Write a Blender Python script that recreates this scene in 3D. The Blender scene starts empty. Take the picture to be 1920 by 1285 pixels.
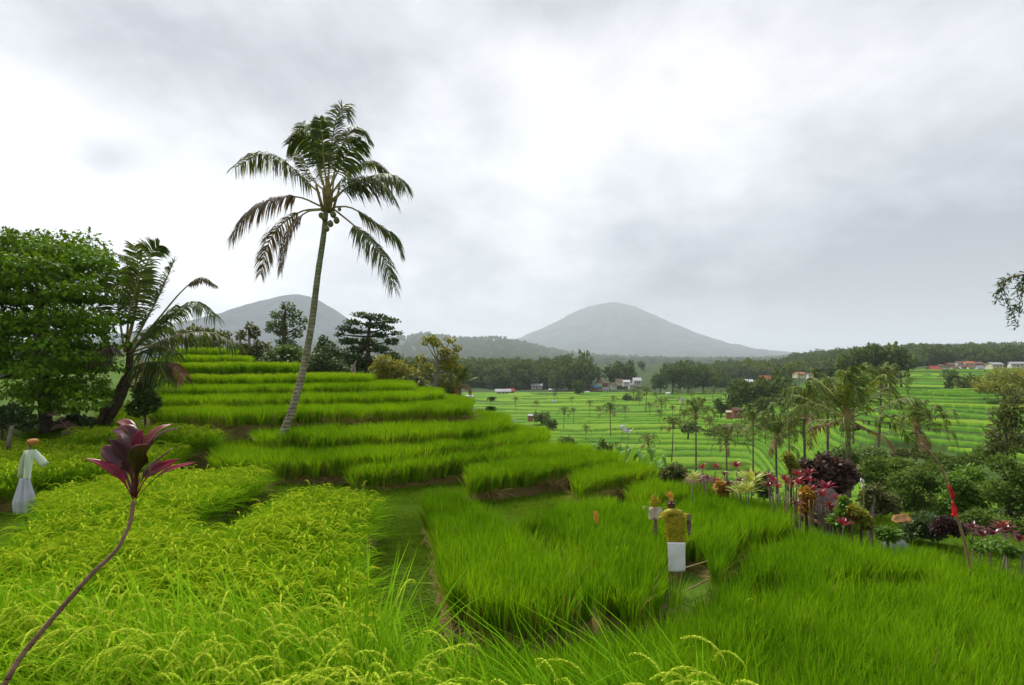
import bpy, math, random
import numpy as np
from mathutils import Vector

S = bpy.context.scene
C = S.collection
R_ = math.radians
rng = np.random.default_rng(7)
F = 960.0            # focal length in photo pixels (1920 wide)
HY = 690.0           # eye level row of the photo

# ------------------------------------------------------------------ camera, world, sun, exposure
cam = bpy.data.cameras.new('camera')
cam.sensor_width = 36.0
cam.lens = 18.0
cam.shift_y = (HY - 642.5) / 1920.0
cam.clip_start = 0.05
cam.clip_end = 60000
cam_o = bpy.data.objects.new('camera', cam)
C.objects.link(cam_o)
cam_o.location = (0, 0, 0)
cam_o.rotation_euler = (R_(90), 0, 0)
S.camera = cam_o
S.view_settings.view_transform = 'Standard'
S.view_settings.look = 'None'
S.view_settings.exposure = 0.98
S.view_settings.gamma = 1.0
S.cycles.use_denoising = True
S.cycles.max_bounces = 8
S.cycles.diffuse_bounces = 3
S.cycles.transmission_bounces = 4
S.cycles.volume_bounces = 1
S.cycles.transparent_max_bounces = 8
S.cycles.sample_clamp_indirect = 4

SUN_EL, SUN_AZ = R_(54), R_(-38)      # azimuth from +Y, negative = left
sun = bpy.data.lights.new('sun', 'SUN')
sun.energy = 2.9
sun.angle = R_(16)
sun.color = (1.0, 0.96, 0.88)
sun_o = bpy.data.objects.new('sun', sun)
C.objects.link(sun_o)
sd = Vector((math.sin(SUN_AZ) * math.cos(SUN_EL), math.cos(SUN_AZ) * math.cos(SUN_EL), math.sin(SUN_EL)))
sun_o.rotation_euler = sd.to_track_quat('Z', 'Y').to_euler()


class NT:
    """small node-tree writer"""
    def __init__(self, tree):
        self.t = tree
        tree.nodes.clear()
    def n(self, typ, ins=None, **props):
        nd = self.t.nodes.new(typ)
        for k, v in props.items():
            setattr(nd, k, v)
        for k, v in (ins or {}).items():
            if isinstance(v, tuple) and len(v) == 2 and hasattr(v[0], 'outputs'):
                self.t.links.new(v[0].outputs[v[1]], nd.inputs[k])
            elif hasattr(v, 'outputs'):
                self.t.links.new(v.outputs[0], nd.inputs[k])
            else:
                nd.inputs[k].default_value = v
        return nd
    def m(self, op, a, b=0.0, c=None):
        ins = {0: a, 1: b}
        if c is not None:
            ins[2] = c
        return self.n('ShaderNodeMath', ins, operation=op)
    def mix(self, fac, a, b, blend='MIX'):
        nd = self.n('ShaderNodeMix', data_type='RGBA', blend_type=blend)
        for i, v in ((0, fac), (6, a), (7, b)):
            if hasattr(v, 'outputs'):
                self.t.links.new(v.outputs[2] if v.bl_idname == 'ShaderNodeMix' else v.outputs[0], nd.inputs[i])
            elif isinstance(v, tuple) and len(v) == 2 and hasattr(v[0], 'outputs'):
                self.t.links.new(v[0].outputs[v[1]], nd.inputs[i])
            else:
                nd.inputs[i].default_value = v if not isinstance(v, tuple) or len(v) == 4 else (*v, 1)
        return nd
    def link(self, a, ao, b, bi):
        self.t.links.new(a.outputs[ao], b.inputs[bi])


def azel(px, py):
    az = math.atan((px - 960) / F)
    return az, math.atan((HY - py) / F * math.cos(az))


W = bpy.data.worlds.new("World")
S.world = W
W.use_nodes = True
w = NT(W.node_tree)
tc = w.n('ShaderNodeTexCoord')
sep = w.n('ShaderNodeSeparateXYZ', {0: (tc, 'Generated')})
az = w.m('ARCTAN2', (sep, 0), (sep, 1))
el = w.m('ARCSINE', (sep, 2))
# cloud sheet: direction projected on a flat deck above
zc = w.m('ADD', w.m('MAXIMUM', (sep, 2), 0.0), 0.40)
cx = w.m('DIVIDE', (sep, 0), zc)
cy = w.m('DIVIDE', (sep, 1), zc)
cv = w.n('ShaderNodeCombineXYZ', {0: cx, 1: cy, 2: 0.0})
n1 = w.n('ShaderNodeTexNoise', {'Vector': cv, 'Scale': 1.7, 'Detail': 10.0, 'Roughness': 0.58, 'Distortion': 0.3})
n2 = w.n('ShaderNodeTexNoise', {'Vector': cv, 'Scale': 5.0, 'Detail': 9.0, 'Roughness': 0.62, 'Distortion': 0.3})
lum = w.m('ADD', 0.56, w.m('MULTIPLY', w.m('SUBTRACT', n1, 0.5), 0.80))
lum = w.m('ADD', lum, w.m('MULTIPLY', w.m('SUBTRACT', n2, 0.5), 0.42))
def lobe(px, py, sx, sy, amp):
    global lum
    a0, e0 = azel(px, py)
    da = w.m('DIVIDE', w.m('SUBTRACT', az, a0), sx / F)
    de = w.m('DIVIDE', w.m('SUBTRACT', el, e0), sy / F)
    q = w.m('ADD', w.m('MULTIPLY', da, da), w.m('MULTIPLY', de, de))
    g = w.m('POWER', 2.71828, w.m('MULTIPLY', q, -1.0))
    lum = w.m('ADD', lum, w.m('MULTIPLY', g, amp))
SKY_LOBES = [
    (60, 330, 220, 160, 0.42), (420, 80, 420, 110, -0.05), (300, 450, 180, 120, 0.16),
    (440, 560, 90, 45, 0.16), (190, 302, 48, 34, -0.34), (350, 190, 150, 90, -0.06),
    (620, 90, 190, 90, -0.05), (1040, 8, 180, 50, -0.22), (120, 130, 200, 60, 0.02), (700, 20, 400, 60, 0.08), (1250, 230, 320, 180, 0.26),
    (800, 350, 200, 160, 0.06), (1780, 560, 500, 170, -0.36), (1300, 500, 420, 80, -0.02),
    (1700, 330, 260, 160, -0.06), (880, 580, 260, 60, 0.02), (1020, 400, 90, 260, 0.10), (1780, 90, 260, 120, 0.16), (520, 330, 130, 120, 0.08),
]
for L in SKY_LOBES:
    lobe(*L)
lum = w.m('MINIMUM', w.m('MAXIMUM', lum, 0.30), 1.0)
ramp = w.n('ShaderNodeValToRGB', {0: lum})
cr = ramp.color_ramp
cr.elements[0].position = 0.30; cr.elements[0].color = (0.27, 0.28, 0.315, 1)
cr.elements[1].position = 1.0; cr.elements[1].color = (0.97, 0.97, 0.985, 1)
e = cr.elements.new(0.55); e.color = (0.515, 0.522, 0.56, 1)
e = cr.elements.new(0.75); e.color = (0.73, 0.735, 0.76, 1)
sky = w.n('ShaderNodeTexSky')
sky.sky_type = 'NISHITA'
sky.sun_disc = False
sky.sun_elevation = SUN_EL
sky.sun_rotation = SUN_AZ
bg1 = w.n('ShaderNodeBackground', {'Color': sky, 'Strength': 0.08})
bg2 = w.n('ShaderNodeBackground', {'Color': ramp, 'Strength': 0.72})
mx = w.n('ShaderNodeMixShader', {0: 0.95, 1: bg1, 2: bg2})
w.n('ShaderNodeOutputWorld', {'Surface': mx})


# ------------------------------------------------------------------ helpers
def P(px, py, d):
    return np.array(((px - 960) / F * d, d, (HY - py) / F * d))

def X(px, d):
    return (px - 960) / F * d

def smooth(a, b, x):
    t = np.clip((x - a) / (b - a), 0, 1)
    return t * t * (3 - 2 * t)

def vnoise(x, y, seed=0):
    """value noise, vectorised"""
    def h(ix, iy):
        n = (ix.astype(np.int64) * 374761393 + iy.astype(np.int64) * 668265263 + seed * 1442695) & 0x7fffffff
        n = (n ^ (n >> 13)) * 1274126177 & 0x7fffffff
        return ((n ^ (n >> 16)) & 0xffff) / 65535.0
    x = np.asarray(x, float); y = np.asarray(y, float)
    ix = np.floor(x); iy = np.floor(y)
    fx = x - ix; fy = y - iy
    fx = fx * fx * (3 - 2 * fx); fy = fy * fy * (3 - 2 * fy)
    a = h(ix, iy); b = h(ix + 1, iy); c = h(ix, iy + 1); d = h(ix + 1, iy + 1)
    return (a * (1 - fx) + b * fx) * (1 - fy) + (c * (1 - fx) + d * fx) * fy

def fbm(x, y, oct=4, seed=0):
    s = 0; a = 0.5; t = 0
    for i in range(oct):
        s = s + a * vnoise(x, y, seed + i * 17); t += a
        x = np.asarray(x) * 2.03 + 5.1; y = np.asarray(y) * 2.03 + 1.7; a *= 0.5
    return s / t

def inpoly(x, y, poly):
    poly = np.asarray(poly, float)
    r = np.zeros(np.shape(x), bool)
    j = len(poly) - 1
    for i in range(len(poly)):
        xi, yi = poly[i]; xj, yj = poly[j]
        if yi != yj:
            c = ((yi > y) != (yj > y)) & (x < (xj - xi) * (y - yi) / (yj - yi) + xi)
            r ^= c
        j = i
    return r

def catmull(pts, n):
    pts = np.asarray(pts, float)
    if len(pts) == 2:
        t = np.linspace(0, 1, n)[:, None]
        return pts[0] * (1 - t) + pts[1] * t
    p = np.vstack((2 * pts[0] - pts[1], pts, 2 * pts[-1] - pts[-2]))
    seg = len(pts) - 1
    out = []
    for tt in np.linspace(0, seg, n):
        i = min(int(tt), seg - 1); t = tt - i
        a, b, c, d = p[i], p[i + 1], p[i + 2], p[i + 3]
        out.append(0.5 * (2 * b + (c - a) * t + (2 * a - 5 * b + 4 * c - d) * t * t + (3 * b - a - 3 * c + d) * t ** 3))
    return np.array(out)

def nrm(v):
    return v / np.maximum(np.linalg.norm(v, axis=-1, keepdims=True), 1e-9)


class MB:
    """collects geometry and links it as ONE mesh object"""
    def __init__(self):
        self.v = []; self.q = []; self.t = []; self.qm = []; self.tm = []; self.r = []; self.n = 0
    def add(self, v, q=None, t=None, m=0, r=None):
        v = np.asarray(v, float).reshape(-1, 3)
        if q is not None and len(q):
            q = np.asarray(q, np.int64).reshape(-1, 4) + self.n
            self.q.append(q); self.qm.append(np.full(len(q), m))
        if t is not None and len(t):
            t = np.asarray(t, np.int64).reshape(-1, 3) + self.n
            self.t.append(t); self.tm.append(np.full(len(t), m))
        self.v.append(v)
        self.r.append(np.full(len(v), 0.5) if r is None else np.broadcast_to(np.asarray(r, float), (len(v),)))
        self.n += len(v)
        return self
    def tube(self, pts, rad, seg=7, m=0, cap=True, r=None):
        pts = np.asarray(pts, float); k = len(pts)
        rad = np.broadcast_to(np.asarray(rad, float), (k,))
        T = nrm(np.gradient(pts, axis=0))
        ref = np.array((0, 0, 1.0)) if abs(T[:, 2]).mean() < 0.9 else np.array((1.0, 0, 0))
        A = nrm(np.cross(T, ref)); B = np.cross(T, A)
        a = np.linspace(0, 2 * np.pi, seg, endpoint=False)
        v = pts[:, None] + rad[:, None, None] * (np.cos(a)[None, :, None] * A[:, None] + np.sin(a)[None, :, None] * B[:, None])
        i = np.arange(k - 1)[:, None] * seg; j = np.arange(seg)[None]; j2 = (j + 1) % seg
        q = np.stack((i + j, i + j2, i + seg + j2, i + seg + j), -1).reshape(-1, 4)
        v = v.reshape(-1, 3); t = None
        if cap:
            v = np.vstack((v, pts[0], pts[-1]))
            jj = np.arange(seg); jn = (jj + 1) % seg; n0 = k * seg
            t = np.vstack((np.stack((np.full(seg, n0), jn, jj), 1), np.stack((np.full(seg, n0 + 1), n0 - seg + jj, n0 - seg + jn), 1)))
        return self.add(v, q, t, m, r)
    def ribbons(self, Pn, Wn, Sn, m=0, r=None):
        """Pn (n,k,3) centre lines, Wn (n,k) or (k,) half widths, Sn (n,3) or (n,k,3) side vectors"""
        Pn = np.asarray(Pn, float); n, k, _ = Pn.shape
        Wn = np.broadcast_to(np.asarray(Wn, float), (n, k))[..., None]
        Sn = np.asarray(Sn, float)
        if Sn.ndim == 2:
            Sn = np.repeat(Sn[:, None], k, 1)
        v = np.stack((Pn - Sn * Wn, Pn + Sn * Wn), 2).reshape(-1, 3)
        b = (np.arange(n) * 2 * k)[:, None] + np.arange(k - 1)[None] * 2
        q = np.stack((b, b + 1, b + 3, b + 2), -1).reshape(-1, 4)
        if r is not None:
            r = np.repeat(np.broadcast_to(r, (n,)), 2 * k)
        return self.add(v, q, None, m, r)
    def leaves(self, c, d, s, L, Wd, m=0, r=None, fold=0.25):
        """diamond leaves: base c, direction d, side s"""
        c = np.asarray(c, float); n = len(c)
        L = np.broadcast_to(L, (n,))[:, None]; Wd = np.broadcast_to(Wd, (n,))[:, None]
        nn = np.cross(d, s)
        mid = c + d * L * 0.45
        v = np.stack((c, mid + s * Wd + nn * Wd * fold, c + d * L, mid - s * Wd + nn * Wd * fold), 1).reshape(-1, 3)
        q = np.arange(n * 4).reshape(-1, 4)
        if r is not None:
            r = np.repeat(np.broadcast_to(r, (n,)), 4)
        return self.add(v, q, None, m, r)
    def box(self, lo, hi, m=0):
        x0, y0, z0 = lo; x1, y1, z1 = hi
        v = [(x0, y0, z0), (x1, y0, z0), (x1, y1, z0), (x0, y1, z0), (x0, y0, z1), (x1, y0, z1), (x1, y1, z1), (x0, y1, z1)]
        q = [(0, 3, 2, 1), (4, 5, 6, 7), (0, 1, 5, 4), (1, 2, 6, 5), (2, 3, 7, 6), (3, 0, 4, 7)]
        return self.add(v, q, None, m)
    def lathe(self, prof, seg=16, m=0, cen=(0, 0, 0), sq=(1, 1)):
        prof = np.asarray(prof, float); k = len(prof)
        a = np.linspace(0, 2 * np.pi, seg, endpoint=False)
        v = np.stack((prof[:, :1] * np.cos(a) * sq[0], prof[:, :1] * np.sin(a) * sq[1], np.repeat(prof[:, 1:], seg, 1)), -1) + np.asarray(cen)
        i = np.arange(k - 1)[:, None] * seg; j = np.arange(seg)[None]; j2 = (j + 1) % seg
        q = np.stack((i + j, i + j2, i + seg + j2, i + seg + j), -1).reshape(-1, 4)
        return self.add(v.reshape(-1, 3), q, None, m)
    def mesh(self, name, mats, smoothed=True):
        me = bpy.data.meshes.new(name)
        v = np.vstack(self.v)
        q = np.vstack(self.q) if self.q else np.zeros((0, 4), np.int64)
        t = np.vstack(self.t) if self.t else np.zeros((0, 3), np.int64)
        me.vertices.add(len(v)); me.vertices.foreach_set('co', v.ravel())
        nl = len(q) * 4 + len(t) * 3
        me.loops.add(nl); me.loops.foreach_set('vertex_index', np.concatenate((q.ravel(), t.ravel())).astype(np.int32))
        me.polygons.add(len(q) + len(t))
        st = np.concatenate((np.arange(len(q)) * 4, len(q) * 4 + np.arange(len(t)) * 3))
        me.polygons.foreach_set('loop_start', st.astype(np.int32))
        mi = np.concatenate(self.qm + self.tm).astype(np.int32)
        me.polygons.foreach_set('material_index', mi)
        me.polygons.foreach_set('use_smooth', np.full(len(mi), smoothed))
        a = me.attributes.new('rnd', 'FLOAT', 'POINT')
        a.data.foreach_set('value', np.concatenate(self.r).astype(np.float32))
        for mm in (mats if isinstance(mats, (list, tuple)) else [mats]):
            me.materials.append(mm)
        me.update(calc_edges=True)
        return me
    def build(self, name, mats, parent=None, smoothed=True, loc=None):
        o = bpy.data.objects.new(name, self.mesh(name, mats, smoothed))
        C.objects.link(o)
        if loc is not None:
            o.location = loc
        if parent is not None:
            o.parent = parent
        return o

def tag(o, label=None, cat=None, group=None, kind=None):
    if label: o['label'] = label
    if cat: o['category'] = cat
    if group: o['group'] = group
    if kind: o['kind'] = kind
    return o

def empty(name, loc=(0, 0, 0), label=None, cat=None, group=None, rz=0.0):
    o = bpy.data.objects.new(name, None)
    o.empty_display_size = 0.2
    C.objects.link(o)
    o.location = tuple(float(q) for q in loc)
    o.rotation_euler = (0, 0, rz)
    return tag(o, label, cat, group)

def copy_tree(o, parent=None):
    c = o.copy(); C.objects.link(c)
    if parent is not None: c.parent = parent
    for ch in list(o.children):
        copy_tree(ch, c)
    return c


# ------------------------------------------------------------------ materials
def mat(name, col, rough=0.7, spec=0.3, noise=None, bump=0.0, bscale=20.0, metal=0.0, coords='Object'):
    """noise = (second colour, scale, contrast)"""
    m = bpy.data.materials.new(name); m.use_nodes = True
    t = NT(m.node_tree)
    tcn = t.n('ShaderNodeTexCoord')
    base = None
    if noise:
        c2, sc, con = noise
        nz = t.n('ShaderNodeTexNoise', {'Vector': (tcn, coords), 'Scale': sc, 'Detail': 6.0, 'Roughness': 0.6})
        f = t.n('ShaderNodeMapRange', {0: nz, 1: 0.5 - con, 2: 0.5 + con, 3: 0.0, 4: 1.0})
        base = t.mix(f, (*col, 1), (*c2, 1))
    b = t.n('ShaderNodeBsdfPrincipled', {'Roughness': rough, 'Specular IOR Level': spec, 'Metallic': metal})
    if base: t.link(base, 2, b, 'Base Color')
    else: b.inputs['Base Color'].default_value = (*col, 1)
    if bump:
        nb = t.n('ShaderNodeTexNoise', {'Vector': (tcn, coords), 'Scale': bscale, 'Detail': 5.0, 'Roughness': 0.6})
        bp = t.n('ShaderNodeBump', {'Height': nb, 'Strength': bump, 'Distance': 0.03})
        t.link(bp, 0, b, 'Normal')
    t.n('ShaderNodeOutputMaterial', {'Surface': b})
    return m

def leafmat(name, col, col2=None, trans=0.35, var=0.35, rough=0.5, spec=0.3, inst=True, patch=None, tcol=None):
    """leaf: glossy-diffuse front plus light passing through; colour varies leaf by leaf and plant by plant"""
    m = bpy.data.materials.new(name); m.use_nodes = True
    t = NT(m.node_tree)
    col2 = col2 or tuple(c * 1.5 for c in col)
    at = t.n('ShaderNodeAttribute', attribute_name='rnd')
    oi = t.n('ShaderNodeObjectInfo')
    f = (at, 'Fac')
    if inst:
        f = t.m('ADD', t.m('MULTIPLY', (at, 'Fac'), 0.55), t.m('MULTIPLY', (oi, 'Random'), 0.45))
    if patch:
        ge = t.n('ShaderNodeNewGeometry')
        nz = t.n('ShaderNodeTexNoise', {'Vector': (ge, 'Position'), 'Scale': patch, 'Detail': 3.0})
        f = t.m('ADD', f if not isinstance(f, tuple) else t.m('MULTIPLY', f, 1.0), t.m('MULTIPLY', t.m('SUBTRACT', nz, 0.5), 1.25))
    base = t.mix(f, (*col, 1), (*col2, 1))
    b = t.n('ShaderNodeBsdfPrincipled', {'Roughness': rough, 'Specular IOR Level': spec})
    t.link(base, 2, b, 'Base Color')
    tr = t.n('ShaderNodeBsdfTranslucent')
    tb = t.mix(1.0, base, (*(tcol or (1.5, 1.25, 0.6)), 1), 'MULTIPLY')
    t.link(tb, 2, tr, 'Color')
    mxs = t.n('ShaderNodeMixShader', {0: trans, 1: b, 2: tr})
    t.n('ShaderNodeOutputMaterial', {'Surface': mxs})
    return m

M = {}
M['rice'] = leafmat('rice_leaf', (0.066, 0.195, 0.004), (0.250, 0.440, 0.010), trans=0.34, rough=.9, spec=0.0, patch=0.35)
M['rice_young'] = leafmat('young_rice_leaf', (0.066, 0.205, 0.004), (0.225, 0.430, 0.009), trans=0.36, rough=.9, spec=0.0, patch=0.5)
M['rice_ripe'] = leafmat('ripening_rice_leaf', (0.075, 0.215, 0.005), (0.250, 0.450, 0.013), trans=0.36, rough=.9, spec=0.0, patch=0.5)
M['panicle'] = leafmat('rice_panicle', (0.26, 0.42, 0.014), (0.47, 0.56, 0.040), trans=0.25, rough=0.9, spec=0.0)
M['panicle_near'] = leafmat('near_rice_panicle', (0.26, 0.42, 0.018), (0.48, 0.58, 0.06), trans=0.25, rough=0.9, spec=0.0)
M['straw'] = leafmat('dry_rice_straw', (0.20, 0.15, 0.03), (0.40, 0.30, 0.07), trans=0.2)
M['grass'] = leafmat('lane_grass_leaf', (0.070, 0.165, 0.006), (0.165, 0.275, 0.013), trans=0.35, rough=.9, spec=.04, patch=0.8)
M['bark_palm'] = mat('palm_bark', (0.30, 0.27, 0.21), 0.85, 0.1, ((0.12, 0.11, 0.07), 9.0, 0.13), 0.9, 18)
M['bark'] = mat('tree_bark', (0.10, 0.075, 0.05), 0.9, 0.1, ((0.05, 0.04, 0.03), 6.0, 0.15), 0.8, 15)
M['bark_pale'] = mat('pale_bark', (0.26, 0.22, 0.18), 0.9, 0.1, ((0.12, 0.10, 0.08), 6.0, 0.15), 0.6, 15)
M['earth'] = mat('earth', (0.11, 0.075, 0.035), 0.95, 0.05, ((0.17, 0.11, 0.05), 3.0, 0.2), 0.8, 6)
M['palm_leaf'] = leafmat('palm_leaflet', (0.040, 0.080, 0.014), (0.125, 0.175, 0.036), trans=0.3, inst=False, rough=0.5, spec=0.2)
M['palm_green'] = leafmat('fresh_palm_leaflet', (0.040, 0.080, 0.010), (0.170, 0.235, 0.030), trans=0.3, inst=False, rough=0.5, spec=0.2)
M['palm_dry'] = leafmat('dry_palm_leaflet', (0.10, 0.075, 0.055), (0.20, 0.15, 0.085), trans=0.2, inst=False)
M['palm_brown'] = leafmat('brown_palm_leaflet', (0.17, 0.085, 0.045), (0.30, 0.16, 0.08), trans=0.2, inst=False)
M['rachis'] = mat('palm_rachis', (0.22, 0.24, 0.07), 0.5, 0.3, ((0.30, 0.24, 0.08), 3.0, 0.2))
M['sheath'] = mat('palm_sheath', (0.27, 0.23, 0.07), 0.7, 0.2, ((0.16, 0.09, 0.04), 4.0, 0.12), 0.4, 10)
M['coconut'] = mat('coconut_husk', (0.10, 0.13, 0.03), 0.5, 0.4, ((0.16, 0.13, 0.04), 5.0, 0.2))
M['tree_leaf'] = leafmat('glossy_tree_leaf', (0.022, 0.075, 0.003), (0.165, 0.310, 0.012), trans=0.22, inst=False, rough=0.55, spec=0.1)
M['mid_leaf'] = leafmat('tree_leaf', (0.042, 0.088, 0.014), (0.105, 0.175, 0.030), trans=0.3, inst=False)
M['dark_leaf'] = leafmat('dark_tree_leaf', (0.028, 0.060, 0.015), (0.068, 0.118, 0.028), trans=0.25, inst=False)
M['yellow_leaf'] = leafmat('yellow_green_leaf', (0.13, 0.17, 0.015), (0.28, 0.28, 0.03), trans=0.35, inst=False)
M['olive_leaf'] = leafmat('olive_leaf', (0.060, 0.085, 0.020), (0.130, 0.150, 0.040), trans=0.3, inst=False)
M['far_leaf'] = leafmat('far_tree_leaf', (0.042, 0.078, 0.018), (0.115, 0.160, 0.040), trans=0.2, rough=.8, spec=.05, inst=True)
M['wood'] = mat('bamboo_wood', (0.30, 0.22, 0.10), 0.6, 0.2, ((0.18, 0.12, 0.06), 5.0, 0.2), 0.3, 20)
M['brown_wood'] = mat('brown_wood', (0.14, 0.075, 0.045), 0.8, 0.1, ((0.22, 0.13, 0.08), 8.0, 0.2), 0.4, 20)

# ------------------------------------------------------------------ terrain
def lerp_tab(x, tab):
    tab = np.asarray(tab, float)
    return np.interp(x, tab[:, 0], tab[:, 1])

def Vc(d):
    return lerp_tab(d, [(0, -6), (14, -6.5), (20, -9), (40, -14.5), (60, -18), (78, -19.2), (100, -18.7), (140, -17.5), (200, -16.4), (300, -15.3), (345, -14.5), (500, -9), (800, 4)])
def Vr(d):
    return lerp_tab(d, [(0, -5), (12, -5), (20, -8), (40, -12), (60, -14.2), (80, -13.4), (100, -11), (120, -8), (138, -6.0), (150, -7.5), (190, -6.6), (250, -3.8), (300, -1.5), (350, 0.5), (420, 3), (600, 12), (800, 17)])
def Vl(d):
    return lerp_tab(d, [(0, -3), (15, -2.6), (18, -1.9), (22, -1.2), (30, -0.3), (60, 2), (150, 6), (400, 10), (800, 25)])
SKYL = [(-600, 640), (300, 655), (740, 640), (800, 632), (860, 641), (935, 639), (980, 648), (1040, 663), (1100, 672), (1200, 676), (1300, 679), (1400, 680), (1500, 674), (1560, 673), (1640, 672), (1720, 672), (1800, 669), (1920, 664), (2600, 655)]
def Vfun(u, d):
    px = 960 + u * F
    s = smooth(1400, 1690, px)
    sl = smooth(330, 230, px)
    near = Vc(d) * (1 - s) + Vr(d) * s
    near = near * (1 - sl) + Vl(d) * sl
    dsk = 3300 - 2150 * smooth(1450, 1700, px)
    zs = (HY - np.interp(px, *zip(*SKYL))) / F * dsk
    d0_ = 480 + 1150 * (1 - smooth(1450, 1700, px))
    t = smooth(0, 1, np.clip((d - d0_) / (dsk - d0_), 0, 1))
    z = near * (1 - t) + zs * t
    back = smooth(dsk * 1.1, dsk * 1.9, d)
    return z * (1 - back) + (-30) * back

CREST = [(-900, 44), (280, 37), (465, 35), (557, 33.5), (692, 31.5), (771, 31), (820, 29.5), (883, 25.5), (953, 22.8), (1028, 20.8), (1103, 19.2), (1158, 18.3), (1216, 17.0), (1345, 15.0), (1480, 13.2), (1700, 12.0), (1920, 10.5), (2700, 9.5)]
def inner(u, d):
    px = 960 + u * F
    lv = np.interp(px, [560, 700, 800, 960, 1150], [-3.22, -3.45, -3.52, -3.74, -3.84])
    left = lerp_tab(d, [(0, -3.2), (11, -3.2), (15, -2.75), (17.5, -2.1), (20, -1.55), (23, -0.95), (26, -0.35), (28, 0.1), (31, 0.6), (45, 1.6)])
    sl = smooth(330, 250, px)
    lv = lv * (1 - sl) + left * sl
    t = smooth(2.3, 3.6, d)
    return -1.8 * (1 - t) + lv * t
def base(x, y):
    d = np.maximum(y, 0.05)
    u = np.clip(x / d, -3, 3)
    dc = np.interp(960 + u * F, *zip(*CREST))
    px = 960 + u * F
    t = smooth(0, 1, (d - dc) / (9 + 12 * smooth(900, 500, px)))
    z = inner(u, d) * (1 - t) + Vfun(u, d) * t
    return z + 0.05 * (fbm(x * 1.3, y * 1.3, 3, 5) - 0.5)

# (name, ground z, outline as (photo column, metres away))
BACK = [(1028, 19.2), (1028, 20.8), (953, 22.8), (883, 25.5), (820, 29.5), (771, 31), (692, 31.5), (557, 33.5), (465, 35), (350, 37), (290, 37)]
def back_from(px):
    return [p for p in BACK if p[0] <= px]
FIELDS = {
 'L2': (-2.90, [(-300, 10.8), (-100, 11.0), (60, 11.4), (200, 12.4), (300, 13.6), (335, 14.6), (335, 15.6), (200, 16), (60, 16), (-300, 16)]),
 'L1': (-2.55, [(150, 15.0), (270, 15.3), (330, 15.5), (385, 15.7), (424, 16.3), (423, 17.2), (300, 17.2), (150, 16.6)]),
 'CB': (-3.10, [(88, 10.8), (200, 12.0), (330, 12.9), (482, 13.1), (487, 12.2), (425, 10.9), (345, 9.6), (322, 8.4), (335, 7.75), (410, 7.9), (470, 8.9), (560, 10.4), (600, 10.8), (688, 10.4), (692, 9.8), (652, 8.3), (645, 6.8), (682, 5.6), (745, 4.4), (600, 4.0), (-120, 4.0), (-80, 5.4), (0, 7.0), (82, 8.6)]),
 'A1': (-3.05, [(400, 14.0), (500, 13.8), (640, 14.5), (720, 15.0), (892, 17.1), (1028, 19.0)] + BACK + [(300, 17.4), (400, 16.5)]),
 'A2': (-2.65, [(500, 15.6), (640, 16.1), (760, 16.8), (892, 18.0), (953, 19.9)] + back_from(953) + [(285, 20), (480, 17.5)]),
 'A3': (-1.95, [(284, 17.6), (421, 17.2), (505, 17.5), (640, 18.5), (760, 19.1), (885, 19.9)] + back_from(884)),
 'A4': (-1.65, [(292, 19.6), (421, 19.8), (640, 20.6), (760, 21.6), (826, 24)] + back_from(821)),
 'A5': (-1.28, [(300, 21.6), (421, 21.9), (640, 22.6), (772, 25)] + back_from(772)),
 'A6': (-0.88, [(310, 23.4), (421, 23.9), (640, 24.6), (694, 26.5)] + back_from(693)),
 'A7': (-0.30, [(326, 25.6), (450, 26.2), (559, 27)] + back_from(558)),
 'A8': (0.15, [(326, 27.8), (420, 28.2), (467, 29)] + back_from(466)),
 'A9': (0.66, [(328, 30.4), (385, 30.6), (440, 31.6), (440, 35), (350, 36), (310, 36)]),
 'B': (-3.30, [(664, 13.3), (670, 14.0), (720, 14.2), (892, 16.3), (1000, 16.8), (1103, 17.4), (1103, 18.6), (1028, 18.9), (892, 17.0), (720, 14.9), (664, 14.2)]),
 'C': (-3.42, [(876, 13.6), (900, 14.0), (1020, 15.1), (1158, 16.9), (1158, 17.8), (1103, 18.2), (1000, 16.7), (880, 15.2)]),
 'D': (-3.52, [(1076, 13.6), (1104, 14.1), (1216, 15.5), (1216, 16.6), (1150, 16.6), (1078, 15.2)]),
 'E': (-3.60, [(1190, 12.3), (1240, 12.7), (1290, 13.0), (1345, 13.5), (1345, 14.6), (1240, 15.0), (1200, 14.0)]),
 'F': (-3.30, [(797, 11.1), (846, 6.96), (900, 6.3), (1000, 6.1), (1130, 6.6), (1105, 7.0), (970, 9.2), (916, 10.2), (880, 11.0), (862, 11.4), (808, 11.5)]),
 'H': (-3.50, [(948, 10.3), (1010, 10.6), (1090, 11.9), (1190, 11.6), (1300, 11.7), (1345, 12.1), (1420, 11.8), (1468, 11.6), (1478, 10.4), (1380, 9.6), (1345, 8.0), (1195, 6.85), (1128, 7.2), (1062, 9.1), (1008, 10.2)]),
 'KM': (-3.78, [(1190, 6.35), (1350, 7.45), (1420, 9.3), (1500, 10.2), (1600, 9.6), (1700, 9.2), (1800, 8.7), (1920, 7.9), (2150, 7.0), (2300, 3.4), (1500, 2.7), (1250, 2.7), (1100, 3.6), (900, 4.6), (850, 5.9), (1000, 5.95)]),
 'F0': (-1.80, [(-700, 2.9), (0, 2.75), (400, 2.40), (640, 2.32), (830, 2.02), (1050, 1.88), (1200, 1.86), (1400, 1.74), (1500, 1.65), (1500, 1.35), (700, 1.40), (420, 1.5), (230, 1.72), (-200, 1.95), (-700, 2.0)]),
}
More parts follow.
